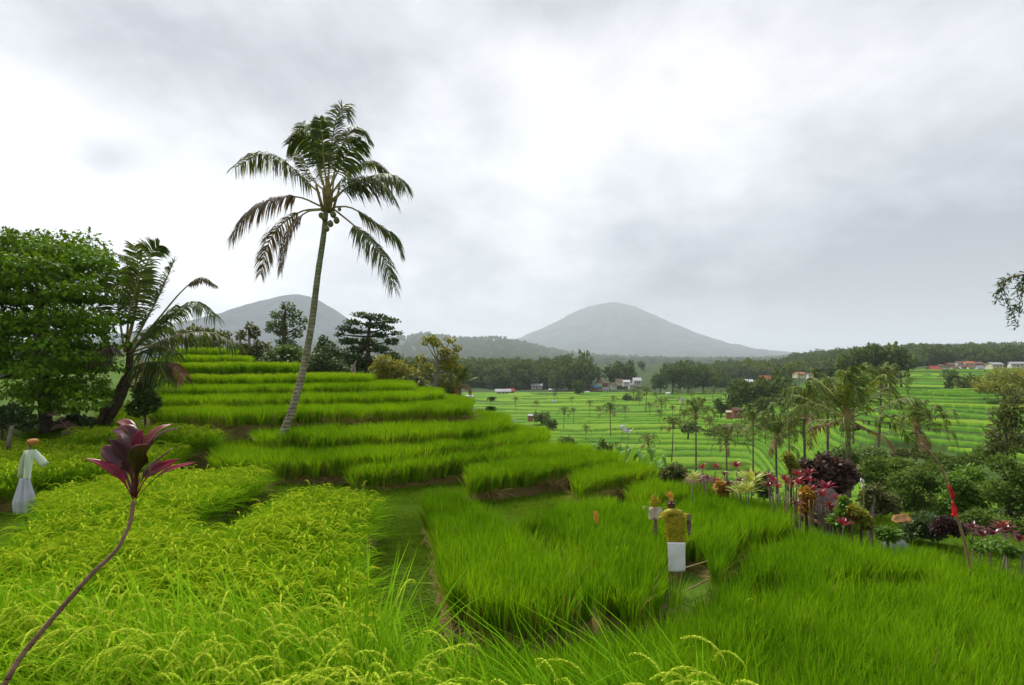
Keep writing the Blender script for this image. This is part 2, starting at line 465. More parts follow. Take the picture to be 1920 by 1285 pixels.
GAPS = [  # water channels and clearings without rice
 [(1538, 7.7), (1560, 7.6), (1700, 7.7), (1748, 7.6), (1752, 8.3), (1715, 8.45), (1560, 8.45), (1540, 8.3)],
 [(1382, 7.3), (1455, 7.3), (1468, 8.3), (1390, 8.2)],
 [(1232, 7.3), (1330, 7.3), (1335, 8.7), (1290, 9.2), (1240, 8.6)],
]
def wpoly(pl):
    return [(X(px, d), d) for px, d in pl]
POLY = {k: (z, wpoly(p)) for k, (z, p) in FIELDS.items()}
GAPP = [wpoly(g) for g in GAPS]
ORDER = ['L2', 'L1', 'CB', 'A1', 'A2', 'A3', 'A4', 'A5', 'A6', 'A7', 'A8', 'A9', 'B', 'C', 'D', 'E', 'F', 'H', 'KM', 'F0']
def field_at(x, y):
    idx = np.full(np.shape(x), -1)
    for i, k in enumerate(ORDER):
        idx[inpoly(x, y, POLY[k][1])] = i
    return idx
FZ = np.array([POLY[k][0] for k in ORDER])
def ground(x, y):
    i = field_at(x, y)
    return np.where(i >= 0, FZ[i], base(x, y))

GX = np.arange(-26, 26.01, 0.13); GY = np.arange(0.2, 46, 0.13)
gx, gy = np.meshgrid(GX, GY)
wob = 0.19
gxw = gx + wob * (fbm(gx * 1.6, gy * 1.6, 3, 1) - 0.5) * 2
gyw = gy + wob * (fbm(gx * 1.6, gy * 1.6, 3, 2) - 0.5) * 2
gidx = field_at(gxw, gyw)
gz = np.where(gidx >= 0, FZ[gidx] + 0.03 * (fbm(gx * 3, gy * 3, 3, 3) - 0.5), base(gx, gy))
for g in GAPP:
    k = inpoly(gx, gy, g)
    gz[k] -= 0.12
    gidx[k] = -2
edge = (np.abs(gx) > 25.5) | (gy > 45.5)
gz[edge] -= 2.0
gm = MB()
ny, nx = gx.shape
ii = (np.arange(ny - 1)[:, None] * nx + np.arange(nx - 1)[None]).ravel()
field_attr = (gidx >= 0).astype(float)
gm.add(np.stack((gx, gy, gz), -1), np.stack((ii, ii + 1, ii + nx + 1, ii + nx), -1), None, 0, field_attr.ravel())

mm = bpy.data.materials.new('terrace_soil_and_grass'); mm.use_nodes = True
t = NT(mm.node_tree)
ge = t.n('ShaderNodeNewGeometry')
sp = t.n('ShaderNodeSeparateXYZ', {0: (ge, 'True Normal')})
nz1 = t.n('ShaderNodeTexNoise', {'Vector': (ge, 'Position'), 'Scale': 2.2, 'Detail': 6.0})
nz2 = t.n('ShaderNodeTexNoise', {'Vector': (ge, 'Position'), 'Scale': 18.0, 'Detail': 6.0})
gcol = t.mix(nz1, (0.045, 0.105, 0.007, 1), (0.095, 0.175, 0.013, 1))
gcol = t.mix(t.m('MULTIPLY', nz2, 0.25), gcol, (0.06, 0.05, 0.018, 1))
ecol = t.mix(nz2, (0.060, 0.050, 0.014, 1), (0.20, 0.135, 0.050, 1))
at = t.n('ShaderNodeAttribute', attribute_name='rnd')
mud = t.mix(nz2, (0.045, 0.04, 0.015, 1), (0.07, 0.075, 0.02, 1))
flat = t.mix((at, 'Fac'), gcol, mud)
fac = t.n('ShaderNodeMapRange', {0: (sp, 2), 1: 0.92, 2: 0.6, 3: 0.0, 4: 0.9})
col = t.mix(fac, flat, ecol)
b = t.n('ShaderNodeBsdfPrincipled', {'Roughness': 0.9, 'Specular IOR Level': 0.1})
t.link(col, 2, b, 'Base Color')
bp = t.n('ShaderNodeBump', {'Height': nz2, 'Strength': 0.8, 'Distance': 0.05}); t.link(bp, 0, b, 'Normal')
t.n('ShaderNodeOutputMaterial', {'Surface': b})
tag(gm.build('terrace_ground', mm), 'stepped earth terraces and grass lanes of the near hillside', kind='structure')

# ---- the valley and hills: one sheet to beyond the mountains
us = np.concatenate((np.linspace(-3.0, -1.12, 24), np.linspace(-1.1, 1.1, 760), np.linspace(1.12, 3.0, 24)))
ds = np.concatenate((np.arange(1.0, 60, 1.5), np.arange(60, 330, 0.85), np.geomspace(330, 4200, 170), np.geomspace(4400, 30000, 12)))
vu, vd = np.meshgrid(us, ds)
vx = vu * vd; vy = vd
px_ = 960 + vu * F
vz0 = Vfun(vu, vd)
s_r = (px_ > 1548).astype(float)
step = 0.19 * (1 - s_r) + 0.66 * s_r
warp = 2.6 * (fbm(vx / 46, vy / 30, 3, 11) - 0.5) + 3.0 * (fbm(vx / 120, vy / 120, 2, 12) - 0.5)
rho = vz0 / step + warp * (1 + 0.6 * s_r)
row = np.floor(rho); fr = rho - row
in_pad = smooth(58 - 16 * s_r, 64 - 16 * s_r, vd) * (1 - smooth(285 + 30 * fbm(vx / 60, vy / 90, 2, 4), 330, vd)) * smooth(560, 700, px_)
rowcol = vnoise(row * 3.7, row * 0 + np.floor(px_ / 420 + fbm(row, row * 0.3, 1, 2) * 2), 9)
zrow = (row + 0.5 - warp * (1 + 0.6 * s_r)) * step
g_w = np.where(s_r > 0.5, 0.34, 0.30) + 0.34 * (vnoise(vx / 9, row * 1.7, 14) - 0.5)
cross = vnoise(np.floor(vx / 13 + row * 0.37 + 2 * vnoise(row, row * 0, 3)), row, 6)
ricep = ((fr > g_w)).astype(float)
fallow = (vnoise(vx / 55, vy / 40, 21) > 0.86)
zr = zrow + np.where(ricep > 0, 0.45 + 0.35 * cross, 0.0) + 0.10 * (vnoise(vx * 1.1, vy * 1.1, 5) - 0.5)
zr = np.where(fallow, zrow, zr)
vz = vz0 * (1 - in_pad) + zr * in_pad
rough = smooth(300, 420, vd)
vz = vz + rough * (7.0 * (fbm(vx / 22, vy / 22, 3, 31) - 0.45) + 9.0 * (fbm(vx / 70, vy / 70, 2, 33) - 0.5) * smooth(500, 900, vd))
nearm = (vy < 47) & (np.abs(vx) < 27)
vz = np.where(nearm, np.minimum(vz, base(vx, vy)) - 1.2, vz)
vz[ds > 4300] = -60
attr = np.where(in_pad > 0.5, np.where(ricep > 0, np.where(fallow, 0.12, 0.4 + 0.35 * rowcol + 0.25 * cross), 0.2), 0.0)
vm = MB()
ny, nx = vx.shape
ii = (np.arange(ny - 1)[:, None] * nx + np.arange(nx - 1)[None]).ravel()
vm.add(np.stack((vx, vy, vz), -1), np.stack((ii, ii + 1, ii + nx + 1, ii + nx), -1), None, 0, attr.ravel())
mv = bpy.data.materials.new('valley_fields_and_forest'); mv.use_nodes = True
t = NT(mv.node_tree)
ge = t.n('ShaderNodeNewGeometry')
at = t.n('ShaderNodeAttribute', attribute_name='rnd')
n1 = t.n('ShaderNodeTexNoise', {'Vector': (ge, 'Position'), 'Scale': 0.9, 'Detail': 5.0})
n2 = t.n('ShaderNodeTexNoise', {'Vector': (ge, 'Position'), 'Scale': 0.06, 'Detail': 8.0, 'Roughness': 0.7})
rcol = t.mix(t.n('ShaderNodeMapRange', {0: (at, 'Fac'), 1: 0.4, 2: 1.0, 3: 0.0, 4: 1.0}), (0.050, 0.150, 0.006, 1), (0.190, 0.290, 0.016, 1))
rcol = t.mix(t.m('MULTIPLY', n1, 0.5), rcol, (0.035, 0.125, 0.006, 1))
wcol = t.mix(n2, (0.014, 0.032, 0.010, 1), (0.060, 0.095, 0.028, 1))
bcol = t.mix(n1, (0.024, 0.054, 0.007, 1), (0.070, 0.115, 0.018, 1))
c1 = t.mix(t.m('GREATER_THAN', (at, 'Fac'), 0.05), wcol, bcol)
c2 = t.mix(t.m('GREATER_THAN', (at, 'Fac'), 0.32), c1, rcol)
b = t.n('ShaderNodeBsdfPrincipled', {'Roughness': 0.9, 'Specular IOR Level': 0.1})
t.link(c2, 2, b, 'Base Color')
bp = t.n('ShaderNodeBump', {'Height': n1, 'Strength': 0.7, 'Distance': 0.6}); t.link(bp, 0, b, 'Normal')
t.n('ShaderNodeOutputMaterial', {'Surface': b})
tag(vm.build('valley_ground', mv), 'broad valley of paddy steps rising to forested hills', kind='structure')

def vground(px, d):
    """valley height with the rows of rice left out"""
    return float(Vfun(np.array((px - 960) / F), np.array(float(d))))
def vdist(px, py, lo=60, hi=330):
    """distance at which the valley floor shows at a photo point"""
    dd = np.linspace(lo, hi, 1200)
    yy = HY - Vfun(np.full(1200, (px - 960) / F), dd) * F / dd
    k = np.nonzero(yy <= py)[0]
    return float(dd[k[0]]) if len(k) else hi

# ------------------------------------------------------------------ mountains
def volcano(name, d, pk, left, right, label, col, seed):
    """cone: height profiles left and right of the peak as (photo column, photo row)"""
    zp = (HY - pk[1]) / F * d
    def prof(pts):
        r = np.array([abs(p[0] - pk[0]) / F * d for p in pts]); z = np.array([(HY - p[1]) / F * d for p in pts])
        return np.concatenate(([0], r)), np.concatenate(([zp], z))
    rl, zl = prof(left); rr, zr_ = prof(right)
    rmax = max(rl[-1], rr[-1])
    nr, na = 90, 300
    r = np.linspace(0, 1, nr)[:, None] ** 1.1 * rmax
    a = np.linspace(0, 2 * np.pi, na, endpoint=False)[None]
    k = 0.5 + 0.5 * np.cos(a)
    z = np.interp(r, rr, zr_) * k + np.interp(r, rl, zl) * (1 - k)
    gul = np.abs(fbm(np.cos(a) * 7 + 20 + r / 2500, np.sin(a) * 7 + 20 + r / 2500, 4, seed) - 0.5)
    z = z - gul * 0.34 * zp * np.sin(np.clip(r / rmax * 1.6, 0, 1) * np.pi) * np.abs(np.sin(a)) ** 0.5
    z = z + (fbm(r * np.cos(a) / 90 + 50, r * np.sin(a) / 90 + 50, 3, seed + 3) - 0.5) * 0.05 * zp * np.clip(r / 300, 0, 1)
    x = r * np.cos(a); y = r * np.sin(a)
    mb = MB()
    i = np.arange(nr - 1)[:, None] * na; j = np.arange(na)[None]; j2 = (j + 1) % na
    q = np.stack((i + j, i + j2, i + na + j2, i + na + j), -1).reshape(-1, 4)
    mb.add(np.stack((x, y, z + 0 * a), -1).reshape(-1, 3), q)
    o = mb.build(name, mat(name + '_forest', col, 0.95, 0.05, (tuple(c * 0.35 for c in col), 0.006, 0.09)), loc=(X(pk[0], d), d, 0))
    return tag(o, label, kind='structure')
volcano('volcano', 7000, (1146, 567), [(1134, 569), (1110, 574), (1085, 582), (1050, 600), (1020, 615), (1000, 623), (965, 638), (900, 655), (700, 695), (300, 720)],
        [(1160, 569), (1185, 575), (1205, 584), (1250, 607), (1300, 630), (1350, 648), (1400, 660), (1470, 669), (1545, 674), (1900, 690), (2500, 720)], 'grey cone shaped volcano on the centre horizon', (0.040, 0.055, 0.050), 3)
volcano('volcano', 3900, (558, 552), [(545, 554), (520, 560), (480, 574), (440, 588), (400, 602), (370, 612), (300, 632), (200, 655), (0, 690), (-400, 720)],
        [(580, 556), (596, 562), (620, 578), (655, 601), (700, 622), (745, 634), (800, 644), (900, 668), (1100, 700), (1500, 720)], 'blue volcano behind the tall palm with cloud on its shoulder', (0.025, 0.042, 0.050), 8)

# ------------------------------------------------------------------ rice plants
def make_clump(name, seed, nb=40, k=5, h=0.7, spread=0.07, lean=0.22, droop=0.25, wid=0.005, npan=0, plen=0.22, grains=False, mats=None, hvar=0.25, wind=(0, 0), dryf=0.0, dmat=1):
    g = np.random.default_rng(seed)
    mb = MB()
    a = g.uniform(0, 2 * np.pi, nb); r0 = spread * np.sqrt(g.uniform(0, 1, nb))
    hh = h * (1 - hvar * g.uniform(0, 1, nb) ** 1.5)
    az_ = a + g.normal(0, 0.5, nb)
    ln = np.clip(np.abs(g.normal(lean, lean * 0.5, nb)), 0, lean * 1.8); dr = np.clip(np.abs(g.normal(droop, droop * 0.6, nb)), 0, droop * 1.9)
    tt = np.linspace(0, 1, k)[None]
    dx = np.cos(az_) + wind[0]; dy = np.sin(az_) + wind[1]
    hor = (ln[:, None] * tt + dr[:, None] * tt ** 3) * hh[:, None]
    ver = hh[:, None] * (tt - 0.45 * np.minimum(dr, 1.1)[:, None] * tt ** 3.2)
    Pn = np.stack(((r0 * np.cos(a))[:, None] + dx[:, None] * hor, (r0 * np.sin(a))[:, None] + dy[:, None] * hor, ver), -1)
    tw = az_ + np.pi / 2 + g.normal(0, 0.7, nb)
    Sn = np.stack((np.cos(tw), np.sin(tw), np.zeros(nb)), -1)
    prof = np.interp(np.linspace(0, 1, k), [0, 0.15, 0.5, 0.8, 1], [0.5, 0.8, 1, 0.75, 0.08]) * wid
    wq = prof[None] * g.uniform(0.7, 1.25, (nb, 1)); rq = g.uniform(0, 1, nb)
    dry = g.uniform(0, 1, nb) < dryf
    mb.ribbons(Pn[~dry], wq[~dry], Sn[~dry], 0, rq[~dry])
    if dry.any():
        mb.ribbons(Pn[dry] * np.array((1.25, 1.25, .8)), wq[dry], Sn[dry], dmat, rq[dry])
    if npan:
        for i in range(npan):
            aa = g.uniform(0, 2 * np.pi); b0 = np.array((math.cos(aa), math.sin(aa), 0)) * spread * 0.7
            a2 = aa + g.normal(0, 0.6)
            D = nrm(np.array((math.cos(a2) + wind[0] * 1.6, math.sin(a2) + wind[1] * 1.6, 0)))
            hp = h * g.uniform(0.74, 0.96); pl = plen * g.uniform(0.8, 1.25)
            s0 = b0 + D * hp * 0.16 + np.array((0, 0, hp * 0.86))
            bend = g.uniform(2.2, 2.9)
            kk = 9 if grains else 5
            th = 0.3 + (bend - 0.3) * np.linspace(0, 1, kk) ** 0.8        # angle from vertical
            pts = [s0]
            for q in range(1, kk):
                tm = 0.5 * (th[q] + th[q - 1])
                pts.append(pts[-1] + (D * math.sin(tm) + np.array((0, 0, math.cos(tm)))) * pl / (kk - 1))
            pts = np.array(pts)
            side = np.array((-D[1], D[0], 0))
            stem = np.vstack((b0, b0 * 1.1 + D * hp * 0.05 + np.array((0, 0, hp * 0.5)), s0))
            mb.ribbons(stem[None], np.array((0.0025, 0.0022, 0.0018)), side[None], 0, 0.7)
            rr = g.uniform(0, 1)
            if grains:
                mb.ribbons(pts[None], np.full(kk, 0.0022), side[None], 1, rr)
                ng = 40
                tq = np.linspace(0.12, 1, ng)
                pc = np.stack([np.interp(tq, np.linspace(0, 1, kk), pts[:, c]) for c in range(3)], 1)
                T = nrm(np.gradient(pc, axis=0))
                ph = np.arange(ng) * 2.4 + g.uniform(0, 6)
                N = np.cross(T, side)
                rad = np.cos(ph)[:, None] * side + np.sin(ph)[:, None] * N
                gd = nrm(T + rad * 0.22 + np.array((0, 0, -0.25)))
                gs = nrm(np.cross(gd, rad + 1e-3))
                mb.leaves(pc + rad * 0.003, gd, gs, g.uniform(0.011, 0.016, ng), 0.0031, 1, np.clip(rr + g.normal(0, 0.25, ng), 0, 1))
            else:
                wp = np.interp(np.linspace(0, 1, kk), [0, 0.3, 0.7, 1], [0.003, 0.010, 0.009, 0.003])
                mb.ribbons(pts[None], wp, side[None], 1, rr)
                mb.ribbons(pts[None], wp * 0.8, np.cross(np.gradient(pts, axis=0), side)[None] / (pl / (kk - 1)), 1, rr)
    me = mb.mesh(name, mats or [M['rice']], smoothed=False)
    return bpy.data.objects.new(name, me)

def protos(cname, objs):
    col = bpy.data.collections.new(cname)      # never linked to the scene: only a palette of plants for the scatters
    for o in objs: col.objects.link(o)
    return col

WND = (0.35, -0.15)
PR = {}
PR['near_ripe'] = protos('near_ripe_palette', [make_clump('a_near_ripe_%02d' % i, 100 + i, nb=56, k=7, h=0.78, spread=0.06, lean=0.22, droop=0.5, wid=0.0050, npan=(8, 4, 11, 6, 9, 3, 7)[i], plen=0.18, grains=True, mats=[M['rice_ripe'], M['panicle_near']], wind=(-0.55, -0.45)) for i in range(7)])
PR['ripe'] = protos('ripe_palette', [make_clump('a_ripe_%02d' % i, 200 + i, nb=40, k=5, h=0.7, spread=0.075, lean=0.22, droop=0.45, wid=0.0075, npan=(1, 3, 8, 4, 9, 2, 6)[i], plen=0.24, mats=[M['rice_ripe'], M['panicle']], wind=(0.25, -0.2)) for i in range(7)])
PR['green'] = protos('green_palette', [make_clump('a_green_%02d' % i, 300 + i, nb=34, k=5, h=0.7, spread=0.08, lean=0.16, droop=0.18, wid=0.0085, npan=0, mats=[M['rice'], M['straw']], wind=WND, dryf=.06) for i in range(7)])
PR['half'] = protos('half_palette', [make_clump('a_half_%02d' % i, 400 + i, nb=32, k=5, h=0.7, spread=0.08, lean=0.18, droop=0.28, wid=0.0095, npan=(4 if i % 2 else 2), plen=0.22, mats=[M['rice'], M['panicle']], wind=WND) for i in range(8)])
PR['young'] = protos('young_palette', [make_clump('a_young_%02d' % i, 500 + i, nb=38, k=5, h=0.62, spread=0.07, lean=0.13, droop=0.10, wid=0.0055, npan=(1 if i == 9 else 0), plen=0.16, mats=[M['rice_young'], M['panicle'], M['straw']], wind=(0.2, -0.1), dryf=.05, dmat=2) for i in range(10)])
PR['straw'] = protos('straw_palette', [make_clump('a_straw_%02d' % i, 600 + i, nb=16, k=5, h=0.42, spread=0.05, lean=0.5, droop=0.9, wid=0.005, mats=[M['straw']]) for i in range(4)])
PR['grass'] = protos('grass_palette', [make_clump('a_grass_%02d' % i, 700 + i, nb=46, k=3, h=0.11, spread=0.13, lean=0.5, droop=0.4, wid=0.0042, mats=[M['grass']], hvar=0.6) for i in range(5)])

def scatter(name, pal, pts, rot, scl, idx, label, cat):
    me = bpy.data.meshes.new(name)
    me.vertices.add(len(pts)); me.vertices.foreach_set('co', np.asarray(pts, np.float32).ravel())
    a = me.attributes.new('rot', 'FLOAT_VECTOR', 'POINT'); a.data.foreach_set('vector', np.asarray(rot, np.float32).ravel())
    a = me.attributes.new('scl', 'FLOAT_VECTOR', 'POINT'); a.data.foreach_set('vector', np.asarray(scl, np.float32).ravel())
    a = me.attributes.new('idx', 'INT', 'POINT'); a.data.foreach_set('value', np.asarray(idx, np.int32))
    for mt in {m_ for o in PR[pal].objects for m_ in o.data.materials}: me.materials.append(mt)
    o = bpy.data.objects.new(name, me); C.objects.link(o)
    ng = bpy.data.node_groups.new(name + '_scatter', 'GeometryNodeTree')
    ng.interface.new_socket('Geometry', in_out='INPUT', socket_type='NodeSocketGeometry')
    ng.interface.new_socket('Geometry', in_out='OUTPUT', socket_type='NodeSocketGeometry')
    N = ng.nodes; L = ng.links
    gi = N.new('NodeGroupInput'); go = N.new('NodeGroupOutput')
    ci = N.new('GeometryNodeCollectionInfo'); ci.inputs['Collection'].default_value = PR[pal]
    ci.inputs['Separate Children'].default_value = True; ci.inputs['Reset Children'].default_value = True
    ip = N.new('GeometryNodeInstanceOnPoints'); ip.inputs['Pick Instance'].default_value = True
    def attr(nm, typ):
        nd = N.new('GeometryNodeInputNamedAttribute'); nd.data_type = typ; nd.inputs[0].default_value = nm
        return nd.outputs[0]
    L.new(gi.outputs[0], ip.inputs['Points']); L.new(ci.outputs[0], ip.inputs['Instance'])
    L.new(attr('idx', 'INT'), ip.inputs['Instance Index'])
    er = N.new('FunctionNodeEulerToRotation'); L.new(attr('rot', 'FLOAT_VECTOR'), er.inputs[0]); L.new(er.outputs[0], ip.inputs['Rotation'])
    L.new(attr('scl', 'FLOAT_VECTOR'), ip.inputs['Scale']); L.new(ip.outputs[0], go.inputs[0])
    md = o.modifiers.new('scatter', 'NODES'); md.node_group = ng
    return tag(o, label, cat, kind='stuff')

def in_view(x, y, z, m=0.12):
    px = 960 + x / y * F; py = HY - z / y * F
    return (px > -1920 * m) & (px < 1920 * (1 + m)) & (py < 1285 * (1 + m) + 260 / np.maximum(y, 1))

def jgrid(x0, x1, y0, y1, s, seed):
    g = np.random.default_rng(seed)
    xx, yy = np.meshgrid(np.arange(x0, x1, s), np.arange(y0, y1, s))
    return (xx + g.uniform(-.5, .5, xx.shape) * s * 0.8).ravel(), (yy + g.uniform(-.5, .5, xx.shape) * s * 0.8).ravel()

def plant(name, fields, pal, s, h, label, cat='rice crop', tilt=0.10, seed=1, hpal=0.7, hv=0.13):
    allp = np.vstack([np.array(POLY[f][1]) for f in fields])
    x, y = jgrid(allp[:, 0].min(), allp[:, 0].max(), max(allp[:, 1].min(), 0.6), allp[:, 1].max(), s, seed)
    g = np.random.default_rng(seed + 5)
    xw = x + wob * (fbm(x * 1.6, y * 1.6, 3, 1) - 0.5) * 2
    yw = y + wob * (fbm(x * 1.6, y * 1.6, 3, 2) - 0.5) * 2
    idx = field_at(xw, yw)
    want = np.isin(idx, [ORDER.index(f) for f in fields])
    for gp in GAPP: want &= ~inpoly(x, y, gp)
    z = FZ[idx]
    want &= in_view(x, y, z + 0.8)
    x, y, z = x[want], y[want], z[want]
    n = len(x)
    hh = np.array([h[f] if isinstance(h, dict) else h for f in np.array(ORDER)[idx[want]]])
    sc = hh / hpal * (1 + hv * (fbm(x * 0.9, y * 0.9, 3, 77) - 0.5) * 2 + g.normal(0, 0.06, n))
    rot = np.stack((g.normal(0, tilt, n), g.normal(0, tilt, n), g.uniform(0, 6.283, n) if pal in ('green', 'young', 'half', 'straw') else g.normal(0, 0.75, n)), 1)
    return scatter(name, pal, np.stack((x, y, z - 0.02), 1), rot, np.stack((sc, sc, sc * g.uniform(0.92, 1.06, n)), 1), np.where((pal == 'young') & (g.uniform(0, 1, n) > 0.015), g.integers(0, 9, n), g.integers(0, len(PR[pal].objects), n)), label, cat)

plant('ripening_rice', ['F0'], 'near_ripe', 0.095, 0.74, 'tall ripening rice with drooping yellow ears along the bottom edge', seed=11)
plant('ripening_rice', ['CB'], 'ripe', 0.155, {'CB': 0.70}, 'pale yellow ripening rice with two arms beside the mown grass lanes', seed=12)
plant('ripening_rice', ['L1', 'L2'], 'ripe', 0.19, {'L1': 0.75, 'L2': 0.78}, 'ripening rice at left below the leafy tree and leaning palm', seed=13)
plant('hillside_rice', ['A1', 'A2', 'A3', 'A4', 'A5'], 'green', 0.155, {'A1': .76, 'A2': .76, 'A3': .62, 'A4': .66, 'A5': .64}, 'bright green rice on the stepped terraces around the tall palm', seed=14)
plant('hillside_rice', ['A6', 'A7', 'A8', 'A9'], 'half', 0.18, {'A6': .64, 'A7': .64, 'A8': .62, 'A9': .62}, 'yellow tipped rice on the topmost hill terraces', seed=15)
plant('hillside_rice', ['B', 'C', 'D', 'E'], 'green', 0.135, {'B': .74, 'C': .70, 'D': .66, 'E': .66}, 'four short tongues of green rice with brown banks at centre', seed=16)
plant('young_rice', ['F'], 'young', 0.15, 0.66, 'strip of young green rice right of the wide grass lane', seed=17, hpal=0.62)
plant('young_rice', ['H'], 'young', 0.155, 0.66, 'young green rice around the two middle scarecrows', seed=18, hpal=0.62)
plant('young_rice', ['KM'], 'young', 0.145, 0.70, 'young green rice across the lower right up to the garden', seed=19, hpal=0.62)
# dry straw hanging on the terrace faces
dn = np.roll(gidx, 2, 0)
edge = (gidx >= 0) & (dn != gidx) & (gz - np.roll(gz, 3, 0) > 0.06) & (gy > 5) & (gy < 22)
edge |= (gidx >= 0) & (np.roll(gidx, -2, 1) != gidx) & (gz - np.roll(gz, -3, 1) > 0.03) & (gy > 5) & (gy < 14)
ex, ey = gx[edge], gy[edge]
gq = np.random.default_rng(3)
kp = (gq.uniform(0, 1, len(ex)) < np.where((ey < 11) & (ex > 1), .28, 1) * smooth(0.22, 0.50, fbm(ex * 0.8, ey * 0.8, 2, 55))) & in_view(ex, ey, gz[edge])
ex, ey, ez = ex[kp], ey[kp] - 0.06, gz[edge][kp]
n = len(ex)
scatter('dry_straw', 'straw', np.stack((ex, ey, ez - 0.08), 1), np.stack((gq.normal(0.35, 0.2, n), gq.normal(0, 0.2, n), gq.uniform(0, 6.28, n)), 1), np.repeat((gq.uniform(0.4, 0.8, n) * np.where(ey > 12, 1.25, 1))[:, None], 3, 1), gq.integers(0, 4, n), 'brown dry rice straw hanging along the terrace banks', 'straw')
# short grass on the lanes and banks
x, y = jgrid(-16, 14, 3.2, 17.5, 0.105, 31)
idx = field_at(x, y)
ok = (idx < 0) & in_view(x, y, -3.2 + 0 * x)
for gp in GAPP[2:3]: ok |= inpoly(x, y, gp)
x, y = x[ok], y[ok]; z = base(x, y); z = np.where(field_at(x, y) >= 0, -3.75, z)
n = len(x)
sc = gq.uniform(0.5, 1.0, n) * (0.55 + 0.9 * fbm(x * 0.7, y * 0.7, 2, 91)) * np.where(y > 13, 1.5, 1.0)
scatter('lane_grass', 'grass', np.stack((x, y, z - 0.01), 1), np.stack((gq.normal(0, .1, n), gq.normal(0, .1, n), gq.uniform(0, 6.28, n)), 1), np.repeat(sc[:, None], 3, 1), gq.integers(0, 5, n), 'short mown grass covering the lanes between rice fields', 'grass')

x, y = jgrid(-15, -6.5, 16.4, 33, 0.24, 33)
ok = (field_at(x, y) < 0) & (960 + x / y * F < 330)
x, y = x[ok], y[ok]; n = len(x)
sc = gq.uniform(1.6, 3.4, n)
scatter('slope_grass', 'grass', np.stack((x, y, base(x, y) - 0.02), 1), np.stack((gq.normal(0, .15, n), gq.normal(0, .15, n), gq.uniform(0, 6.28, n)), 1), np.repeat(sc[:, None], 3, 1), gq.integers(0, 5, n), 'rough grass on the slope under the leaning palm', 'grass')
PR['sedge'] = protos('sedge_palette', [make_clump('a_sedge_%02d' % i, 800 + i, nb=30, k=9, h=0.75, spread=0.05, lean=0.3, droop=0.6, wid=0.0065, mats=[leafmat('pale_sedge_leaf_%d' % i, (0.10, 0.19, 0.06), (0.24, 0.34, 0.15), trans=0.3, rough=.9, spec=0.0)], wind=(0.4, 0)) for i in range(3)])
x, y = jgrid(-2.1, -0.98, 1.2, 1.6, 0.17, 34)
n = len(x); z = base(x, y)
scatter('sedge', 'sedge', np.stack((x, y, z - 0.05), 1), np.stack((gq.normal(0, .1, n), gq.normal(0, .1, n), gq.uniform(-1, 1, n)), 1), np.repeat(gq.uniform(.6, .95, n)[:, None], 3, 1), gq.integers(0, 3, n), 'pale arching sedge blades in the lower left corner', 'sedge')

x, y = jgrid(4, 26, 19, 46, 0.36, 36)
pxx = 960 + x / y * F
ok = (pxx > 1500) & (np.sin(y * 2.1 + 1.5 * fbm(x / 6, y / 6, 2, 4)) > -0.45) & (base(x, y) > -14)
x, y = x[ok], y[ok]; n = len(x)
scatter('valley_rice', 'green', np.stack((x, y, base(x, y) - 0.02), 1), np.stack((gq.normal(0, .1, n), gq.normal(0, .1, n), gq.uniform(0, 6.28, n)), 1), np.repeat(gq.uniform(1.0, 1.4, n)[:, None], 3, 1) * np.array((1.3, 1.3, 1.0)), gq.integers(0, 7, n), 'bright rice rows in the dip behind the right hand bushes', 'rice crop')

# ------------------------------------------------------------------ palms
def frond(mb, ctrl, L=0.75, n=44, droop=0.9, wid=0.016, t0=0.2, seed=0, m=0, mr=1, rr=0.03, miss=0.04, kseg=4, lift=0.25, tipdroop=1.0, k=14, twist=0.0):
    g = np.random.default_rng(seed)
    c = catmull(ctrl, k)
    rad = np.linspace(rr, rr * 0.18, k)
    mb.tube(c, rad, 5, mr, cap=False)
    H = c[-1] - c[0]; H[2] = 0
    if np.linalg.norm(H) < 0.15 * np.linalg.norm(c[-1] - c[0]):
        H = np.array((math.cos(seed), math.sin(seed), 0))
    H = nrm(H); S0 = np.array((-H[1], H[0], 0))
    t = t0 + (1 - t0) * np.sort(g.uniform(0, 1, n)) ** 0.95
    for sgn in (-1, 1):
        tj = np.clip(t + g.normal(0, 0.006, n), 0, 1)
        pc = np.stack([np.interp(tj, np.linspace(0, 1, k), c[:, a]) for a in range(3)], 1)
        T = nrm(np.stack([np.interp(tj, np.linspace(0, 1, k), nrm(np.gradient(c, axis=0))[:, a]) for a in range(3)], 1))
        side = nrm(S0 * sgn - T * (T @ S0)[:, None] * sgn)
        if twist:
            side = side * math.cos(twist) + np.cross(T, side) * math.sin(twist)
        up = np.cross(T, side) * sgn * -1
        up = np.where(up[:, 2:] < 0, -up, up)
        ll = L * np.interp(tj, [0, t0, 0.45, 0.8, 1], [0.4, 0.6, 1.0, 0.75, 0.42]) * g.uniform(0.8, 1.15, n)
        d0 = nrm(side * 0.95 + T * (0.35 + 0.5 * tj[:, None]) + up * lift + g.normal(0, 0.10, (n, 3)))
        tt = np.linspace(0, 1, kseg)
        fall = np.array((0, 0, -1.0)) * droop * tipdroop
        Pn = pc[:, None] + ll[:, None, None] * (d0[:, None] * tt[None, :, None] * (1 - 0.35 * tt[None, :, None] * min(droop, 1)) + fall * (tt ** 1.7)[None, :, None] * g.uniform(0.7, 1.2, (n, 1, 1)))
        Sn = nrm(T + 0.25 * g.normal(0, 1, (n, 3)))
        keep = g.uniform(0, 1, n) > miss
        wp = np.interp(tt, [0, 0.3, 0.75, 1], [0.7, 1, 0.8, 0.12]) * wid
        mb.ribbons(Pn[keep], wp[None], Sn[keep], m, g.uniform(0, 1, keep.sum()))
    return mb

def zp(zx, zy, ox, oy, sc):
    return ox + zx / sc, oy + zy / sc

